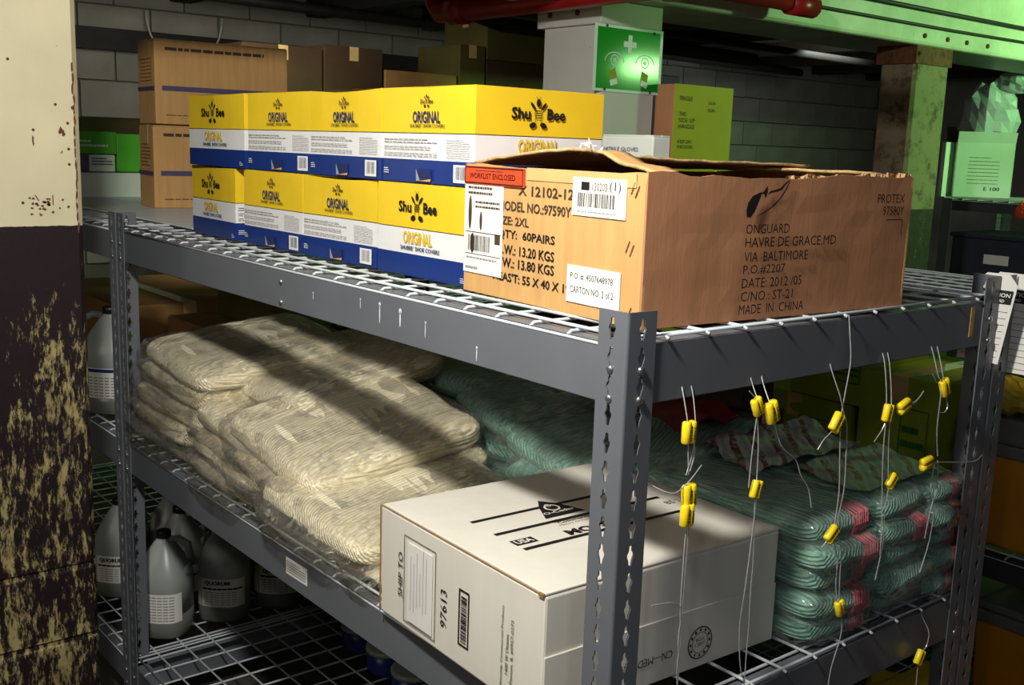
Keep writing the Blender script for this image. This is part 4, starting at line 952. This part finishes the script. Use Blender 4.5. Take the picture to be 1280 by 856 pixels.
seal('single yellow seal below the middle shelf beam', (.7460, .688, -30, 1.0), [[(.7056, .7774, .003), (.725, .778, .004), (.7442, .7731, .004), (.757, .755, .004), (.7682, .7284), (.766, .705), (.756, .698)], [(.743, .680), (.7442, .6367), (.744, .60)]])
seal('yellow seal hanging at the lower end of the second string', (.2615, .705, 0, 1.0), [[(.2630, .79), (.2605, .75), (.2615, .718)]])

# white inspection tag behind the right post
tg = empty('paper_tag', (-.058, W0 + .004, 1.168), R(0)); tag(tg, 'white hanging inspection tag with black panel behind the right rear post', 'tag')
def tagplate(name, x0, x1, z0_, z1_, y, lean, side):
    c = .018; pts = [(x0, z0_), (x1, z0_), (x1, z1_ - c), (x1 - c, z1_), (x0 + c, z1_), (x0, z1_ - c)]; mb = MB()
    P = [(a + lean * b, y, b) for a, b in pts]; mb.add([(a, b, c_) for a, b, c_ in P] + [(a, b + .001, c_) for a, b, c_ in P], [tuple(range(6)), tuple(range(11, 5, -1))] + [(i, (i + 1) % 6, 6 + (i + 1) % 6, 6 + i) for i in range(6)])
    o = mb.obj(name, 'paper', tg)
    k = Ink(); k.rect(.004, z1_ - .052, x1 - x0 - .004, z1_ - .028); k.text('INSPECTION', .008, z1_ - .040, x1 - x0 - .016, .007, 'paper', 0, .02, .0004); k.text('RECORD', .03, z1_ - .049, .03, .005, 'paper', 0, .02, .0004)
    for i in range(10): k.rect(.006, z1_ - .066 - i * .0115, x1 - x0 - .006, z1_ - .0652 - i * .0115, 'ink')
    k.mb.v = [(x0 + a + lean * b, y - .0006 - c_, b) for a, b, c_ in k.mb.v]; k.mb.obj('lettering', k.mats, o); return o
tagplate('tag_card', .010, .096, -.002, .175, .058, -.03, 1); tagplate('tag_card', -.012, .064, .02, .178, -.003, .14, -1)

# ------------------------------------------------------------------ cartons and boxes round about
def face_text(root, rows, org, U, V, name='lettering', mat='ink'):
    k = Ink()
    for r_ in rows: k.text(*r_[:5], mat if len(r_) < 6 else r_[5])
    return k.build(name, root, org, U, V, .0015)
# tan cartons on the liner
def tancarton(z, h, loc, rz, label, seed):
    c_ = carton('tan_carton', label, loc, .165, .42, h, 'card', rz, seed=seed)
    k = Ink(); k.rect(.02, h * .40, .36, h * .46, 'purple_ink'); k.smalltext(.03, h * .86, .34, h * .94, 1, 'brown_ink', seed); k.smalltext(.03, h * .1, .3, h * .12, 1, 'brown_ink', seed)
    k.build('lettering', c_, (.165, 0, 0), (0, 1, 0), (0, 0, 1), .0028)
    k = Ink(); k.rect(.0, h * .40, .165, h * .45, 'purple_ink'); k.smalltext(.03, h * .5, .14, h * .8, 7, 'brown_ink', seed, .2); k.build('lettering', c_, (0, 0, 0), (1, 0, 0), (0, 0, 1), .0028)
    return c_
zc0 = TOP + DZ + .0035
tancarton(0, .245, (-2.495, .325, zc0), -6, 'lower tan carton standing on the pale liner beside the shoe cover boxes', 1)
tancarton(0, .245, (-2.485, .325, zc0 + .252), -4, 'upper tan carton with a purple printed band, stacked by the shoe cover boxes', 2)
# boxes left behind the column
bx = carton('glove_box', 'long white box at the bottom of the green and white boxes', (-3.02, .16, zc0), .12, .42, .085, 'mint_card', 0, 'box', flaps=False)
bx = carton('glove_box', 'green box standing upright next to the tan cartons', (-3.02, .40, zc0 + .088), .10, .10, .13, 'bright_green', 0, 'box', flaps=False)
bx = carton('glove_box', 'small white and violet box under the bright green box', (-3.02, .27, zc0 + .088), .11, .12, .058, 'mint_card', 0, 'box', flaps=False)
k = Ink(); k.rect(0, 0, .03, .058, 'purple_ink'); k.smalltext(.04, .02, .11, .05, 3, 'purple_ink', 3); k.build('lettering', bx, (.11, 0, 0), (0, 1, 0), (0, 0, 1), .0025)
bx = carton('glove_box', 'bright green box on top of the small violet one', (-3.02, .22, zc0 + .149), .13, .17, .075, 'bright_green', 0, 'box', flaps=False)
k = Ink(); k.smalltext(.02, .02, .14, .05, 2, 'signwhite', 4); k.build('lettering', bx, (.13, 0, 0), (0, 1, 0), (0, 0, 1), .0025)
carton('glove_box', 'green box at the left end under the bright green one', (-3.02, .18, zc0 + .088), .10, .085, .058, 'bright_green', 0, 'box', flaps=False)
carton('brown_carton', 'dark brown carton behind the green boxes', (-3.42, .15, zc0), .30, .55, .27, 'card_dark')
# white carton behind shoe cover boxes
c_ = carton('white_carton', 'white carton behind the shoe cover boxes at the foot of the sign column', (-.765, .67, TOP + DZ), .150, .05, .252, 'mint_card', tape=None)
k = Ink(); k.text('NITRILE GLOVES', .01, .222, .10, .008, 'purple_ink'); k.ell(.14, .206, .022, .009, 'green_card'); k.build('lettering', c_, (0, 0, 0), (1, 0, 0), (0, 0, 1), .0028)
# cartons on the middle shelf of the neighbour rack
zc1 = MID + DZ
carton('brown_carton', 'wide brown carton on the middle shelf behind the left post', (-2.62, .45, zc1), .68, .42, .16, 'card_mid')
carton('brown_carton', 'brown carton between the column and the left post on the middle shelf', (-3.45, .30, zc1), .78, .5, .19, 'card_mid')
c_ = carton('brown_carton', 'flat ochre carton with dark marks on top of the wide brown one', (-2.55, .60, zc1 + .165), .62, .27, .10, 'card_olive')
k = Ink(); k.rect(.40, .02, .412, .07, 'card_dark'); k.rect(.43, .02, .442, .07, 'card_dark'); k.text('UP', .47, .02, .05, .05, 'card_dark'); k.build('lettering', c_, (0, 0, 0), (1, 0, 0), (0, 0, 1), .0028)
carton('brown_carton', 'brown carton behind the cream mops on the middle shelf', (-1.74, .55, zc1), .50, .33, .19, 'card_mid')
carton('brown_carton', 'reddish brown carton in the dark behind the teal mops', (-.95, .80, zc1 + .25), .5, .10, .12, 'card_dark')
carton('brown_carton', 'dark carton supporting the reddish one behind the teal mops', (-.97, .80, zc1), .55, .10, .245, 'card_dark')

# rack B behind, with lime cartons and totes
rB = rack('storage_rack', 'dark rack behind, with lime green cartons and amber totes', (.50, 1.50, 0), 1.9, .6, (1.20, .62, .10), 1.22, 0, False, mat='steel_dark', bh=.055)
zB = .62 + DZ
def lime(label, x, z, w_, h_, mat='green_card', dpt=.38, y=1.52, txt=None, sd=1):
    c_ = carton('lime_carton', label, (x, y, z), w_, dpt, h_, mat, 0, seed=sd)
    k = Ink(); k.frame(w_ * .55, h_ * .4, w_ * .9, h_ * .8, .003, 'dkgreen'); k.smalltext(w_ * .58, h_ * .5, w_ * .87, h_ * .7, 2, 'dkgreen', sd); k.build('lettering', c_, (0, 0, 0), (1, 0, 0), (0, 0, 1), .0028); return c_
lime('wide lime green carton on the lower shelf behind the teal mops', -1.02, zB, .36, .26)
lime('lime green carton on top of the wide lime one', -.86, zB + .265, .24, .145, sd=2)
lime('tall lime green carton beside the amber totes', -.64, zB, .22, .365, sd=3)
lime('small dark green box behind the hanging seals', -1.20, zB + .165, .16, .11, 'dkgreen', .3, 1.54, sd=4)
lime('olive carton carrying the small dark green box', -1.32, zB, .28, .16, 'card_olive', .38, 1.53, sd=5)
def tote(label, x, y, z, w_, d_, h_, lid=.09):
    root = empty('amber_tote', (x, y, z)); tag(root, label, 'tote')
    mb = MB(); t_ = .012
    o_ = [(0 + t_, 0 + t_), (w_ - t_, t_), (w_ - t_, d_ - t_), (t_, d_ - t_)]; u_ = [(0, 0), (w_, 0), (w_, d_), (0, d_)]
    mb.add([(a, b, 0) for a, b in o_] + [(a, b, h_) for a, b in u_], [(3, 2, 1, 0), (4, 5, 6, 7)] + [(i, (i + 1) % 4, 4 + (i + 1) % 4, 4 + i) for i in range(4)]); bevel(mb.obj('body', 'amber', root), .006)
    mb = MB(); mb.box(-.008, w_ + .008, -.008, d_ + .008, h_ + .0005, h_ + .03); mb.box(0.0, w_, 0.0, d_, h_ + .03, h_ + lid); bevel(mb.obj('lid', 'greylid', root), .004)
    mb = MB(); mb.box(w_ * .3, w_ * .7, -.012, 0, h_ * .8, h_ * .86); mb.obj('handle', 'amber', root); return root
tote('amber tote with a deep grey lid behind the right rear post', -.345, 1.53, zB, .62, .42, .225)
tote('amber tote with grey lid low down beneath the rack shelf at right', -.28, 1.54, .10 + DZ, .6, .42, .33, .05)
def crumple(name, label, loc, r, mat, cat, seed=0, sq=(1, 1, .7)):
    mb = MB(); n, m = 20, 12; vs = []; fs = []
    for j in range(m + 1):
        ph = math.pi * j / m
        for i in range(n):
            th_ = 2 * math.pi * i / n; p = Vector((math.sin(ph) * math.cos(th_) * sq[0], math.sin(ph) * math.sin(th_) * sq[1], math.cos(ph) * sq[2]))
            q = 1 + .32 * noise.noise(p * 2.2 + Vector((seed, 0, 0))) + .12 * noise.noise(p * 6 + Vector((seed, 0, 0))); p = p * r * q; p.z = max(p.z, -r * sq[2] * .85); vs.append(p)
    for j in range(m):
        for i in range(n): fs.append((j * n + i, (j + 1) * n + i, (j + 1) * n + (i + 1) % n, j * n + (i + 1) % n))
    mb.add(vs, fs, 0, False); o = mb.obj(name, mat); o.location = (loc[0], loc[1], loc[2] + r * sq[2] * .85); tag(o, label, cat); return o
crumple('yellow_bag', 'crumpled yellow bag on the tote lid left of the right post', (-.30, 1.60, zB + .315), .07, 'bagyellow', 'bag', 2)
crumple('yellow_bag', 'crumpled yellow bag on the tote lid right of the right post', (-.05, 1.70, zB + .315), .11, 'bagyellow', 'bag', 5, (1.4, 1, .35))
crumple('green_bag', 'flat green bag folded on the tote at the right edge', (.08, 1.56, zB + .315), .07, 'bright_green', 'bag', 7, (1.3, .8, .5))
crumple('yellow_bag', 'yellow sack on the floor at the lower right corner', (-.22, 1.30, 0), .22, 'bagyellow', 'bag', 9, (1, .8, .9))
# upper cartons of rack B
zU = 1.20 + DZ
c_ = carton('lime_carton', 'tall yellow green carton with dark lines of print behind the open carton', (-1.405, 1.492, zU), .078, .262, .522, 'card_red', flaps=False)
face_text(c_, [('FRAGILE', .02, .475, .055, .013), ('THIS', .02, .43, .03, .012), ('SIDE UP', .02, .412, .07, .012), ('HANDLE', .02, .394, .07, .012), ('KEEP DRY', .02, .35, .065, .010), ('INDOORS', .02, .335, .07, .010), ('100', .15, .468, .03, .009), ('EA', .15, .447, .03, .009)], (.0815, 0, 0), (0, 1, 0), (0, 0, 1))
sheet('printed_face', c_, (.078, 0, 0), (0, 1, 0), (0, 0, 1), .262, .522, 'yg_card', .002, .0005)['label'] = 'yellow green printed broad face'
# rack D far left with dark cartons
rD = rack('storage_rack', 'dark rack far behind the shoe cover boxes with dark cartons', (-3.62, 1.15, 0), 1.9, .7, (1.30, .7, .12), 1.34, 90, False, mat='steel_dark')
rD.location = (-3.62, 3.06, 0)
rD.rotation_euler = (0, 0, R(90))
zD = 1.30 + DZ
for (y0_, y1_, zt_, mat_, lb_) in ((1.2, 1.595, 1.945, 'card_dark', 'dark brown carton, first behind the tan cartons on the far rack'), (1.605, 1.92, 1.965, 'card_dark', 'dark brown carton beside the first one on the far rack'), (1.935, 2.36, 1.875, 'card_mid', 'lower ochre brown carton in the middle of the far rack')):
    carton('dark_carton', lb_, (-4.02, y0_, zD), .40, y1_ - y0_, zt_ - zD, mat_)
for (y0_, y1_, za_, zb_, mat_, lb_) in ((2.37, 2.53, zD, 1.66, 'card_olive', 'olive carton low in the right stack of the far rack'), (2.37, 2.53, 1.664, 2.03, 'card_olive', 'olive carton on top at the left of the right stack'), (2.54, 2.93, zD, 1.74, 'card_dark', 'brown carton low in the tall stack by the white column'), (2.54, 2.93, 1.744, 1.965, 'card_dark', 'middle carton of the tall stack by the white column'), (2.54, 2.93, 1.97, 2.2, 'card_olive', 'topmost carton of the tall stack under the red pipe')):
    carton('dark_carton', lb_, (-3.99, y0_, za_), .38, y1_ - y0_, zb_ - za_, mat_)
# rack C, right rear
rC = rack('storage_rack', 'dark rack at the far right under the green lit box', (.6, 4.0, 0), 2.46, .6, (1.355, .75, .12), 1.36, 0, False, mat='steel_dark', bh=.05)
zC = 1.355 + DZ
gb = empty('open_white_box', (-1.845, 4.06, zC), R(38)); tag(gb, 'pale open box tinted green with its brown flap up', 'box')
bw, bd, bh_ = .262, .30, .262
for nm, a in (('front_panel', (0, bw, 0, .004)), ('back_panel', (0, bw, bd - .004, bd)), ('side_panel', (0, .004, 0, bd)), ('side_panel', (bw - .004, bw, 0, bd))):
    mb = MB(); mb.box(*a, 0, bh_); mb.obj(nm, 'mint_card', gb)
mb = MB(); mb.box(0, bw, 0, bd, 0, .004); mb.obj('bottom_panel', 'mint_card', gb)
mb = MB(); mb.add([(0, bd, bh_), (bw, bd, bh_), (bw - .04, bd + .05, bh_ + .09), (.0, bd + .05, bh_ + .08)], [(0, 1, 2, 3)]); mb.add([(0, bd + .003, bh_), (bw, bd + .003, bh_), (bw - .04, bd + .053, bh_ + .09), (.0, bd + .053, bh_ + .08)], [(3, 2, 1, 0)]); mb.obj('top_flap', 'card_olive', gb)
mb = MB(); mb.add([(0, 0, bh_), (bw, 0, bh_), (bw + .0, -.02, bh_ + .05), (.0, -.02, bh_ + .05)], [(0, 1, 2, 3)]); mb.obj('top_flap', 'mint_card', gb)
k = Ink(); k.smalltext(.06, .06, .20, .20, 8, 'grey_ink', 3, .2); k.text('E 100', .14, .035, .07, .018, 'purple_ink'); k.build('lettering', gb, (0, 0, 0), (1, 0, 0), (0, 0, 1), .002)
crumple('plastic_bag_bundle', 'pale crumpled plastic bag standing in the open green tinted box', (-1.80, 4.24, zC + .2), .13, 'plastic_white', 'bag', 3, (1, .8, 1.5))
crumple('white_bundle', 'white rounded bundle on top of the pale plastic bag', (-1.70, 4.28, zC + .50), .075, 'plastic_white', 'bundle', 8, (1.2, .9, .75))
mb = MB(); mb.box(-1.90, -1.88, 4.02, 4.3, zC, zC + .26); tag(mb.obj('white_board', 'mint_card'), 'thin pale board standing beside the open green tinted box', 'board')
def bin_(label, x, y, z, w_, h_):
    root = empty('storage_bin', (x, y, z)); tag(root, label, 'bin'); mb = MB(); mb.box(0, w_, 0, .4, 0, h_); bevel(mb.obj('body', 'darkblue', root), .008); mb = MB(); mb.box(-.008, w_ + .008, -.01, .41, h_, h_ + .02); bevel(mb.obj('lid', 'darkblue', root), .004)
    s_ = sheet('paper_label', root, (0, 0, 0), (1, 0, 0), (0, 0, 1), .12, .045, 'paper', .001, .0005, w_ * .4, h_ * .72); return root
bin_('dark blue bin with a white label under the green lit box', -1.80, 4.02, .75 + DZ, .42, .42)
bin_('second dark bin to the right on the far right rack', -1.32, 4.03, .75 + DZ, .42, .40)
carton('brown_carton', 'dim brown carton low on the far right rack', (-1.75, 4.0, .12 + DZ), .5, .4, .45, 'card_dark')
crumple('orange_cloth', 'orange cloth on the front edge of the dark bin', (-1.43, 3.94, 1.29), .035, 'orange', 'cloth', 4, (1, .6, 1.2))
# dim furniture beyond, seen over the open carton
mb = MB(); mb.box(-4.9, -4.3, 4.1, 4.75, 0, 2.05); bevel(mb.obj('dark_cabinet', 'darkpipe'), .01); tag(bpy.data.objects['dark_cabinet'], 'tall dark cabinet against the block wall beyond the open carton', 'cabinet')
c_ = carton('grey_crate', 'grey blue crate in the dark beyond the open carton', (-4.3, 4.9, 0), .6, .9, 1.40, 'darkblue', flaps=False, cat='crate')
crumple('dark_sack', 'dark rounded sack beyond the yellow green carton', (-4.0, 3.9, 1.06), .33, 'card_dark', 'sack', 6)
c_ = carton('grey_crate', 'low dark crate carrying the dark sack', (-4.35, 3.5, 0), .7, .8, 1.05, 'darkpipe', flaps=False, cat='crate')

# ------------------------------------------------------------------ safety sign
sg = empty('safety_sign', (-1.3985, 1.2265, 1.699)); tag(sg, 'green first aid and eyewash sign screwed to the white column', 'sign')
sw, sh = .277, .186
mb = MB(); mb.box(0, .002, 0, sw, 0, sh); mb.obj('board', 'signwhite', sg)
k = Ink(); k.rect(.010, .008, sw - .012, sh - .008, 'signgreen')
cx = .14; cy = sh * .735; k.rect(cx - .008, cy - .026, cx + .008, cy + .026, 'signwhite', .0003); k.rect(cx - .026, cy - .008, cx - .008, cy + .008, 'signwhite', .0003); k.rect(cx + .008, cy - .008, cx + .026, cy + .008, 'signwhite', .0003)
for q, cx in ((-1, .080), (1, .205)):
    cy = sh * .50
    k.ring(cx, cy - .004, .016, .003, 'signwhite', 20, .0003); k.ring(cx, cy - .004, .006, .004, 'signwhite', 12, .0003)
    for i in range(10):
        a, b = math.pi * i / 10, math.pi * (i + 1) / 10; k.line((cx + .038 * math.cos(a), cy - .008 + .026 * math.sin(a)), (cx + .038 * math.cos(b), cy - .008 + .026 * math.sin(b)), .003, 'signwhite', .0003)
    k.poly([(cx - .020 + q * .004, .055), (cx + .008 + q * .004, .068), (cx + .016, .034), (cx - .012, .026)] if q < 0 else [(cx - .012, .066), (cx + .016, .055), (cx + .010, .026), (cx - .016, .034)], 'green_card', .0003)
    k.poly([(cx - .016, .032), (cx + .012, .040), (cx + .016, .024), (cx - .012, .016)] if q < 0 else [(cx - .012, .040), (cx + .016, .032), (cx + .010, .016), (cx - .016, .024)], 'signwhite', .0006)
k.build('pictogram', sg, (.002, 0, 0), (0, 1, 0), (0, 0, 1), .0006)
for y, z in ((.045, .182), (.238, .176), (.045, .006), (.232, .006)):
    mb = MB(); mb.lathe([(.004, 0), (.004, .002), (.002, .003)], 8); b = mb.obj('screw', 'rust', sg); b.location = (.002, y, z); b.rotation_euler = (0, R(90), 0)
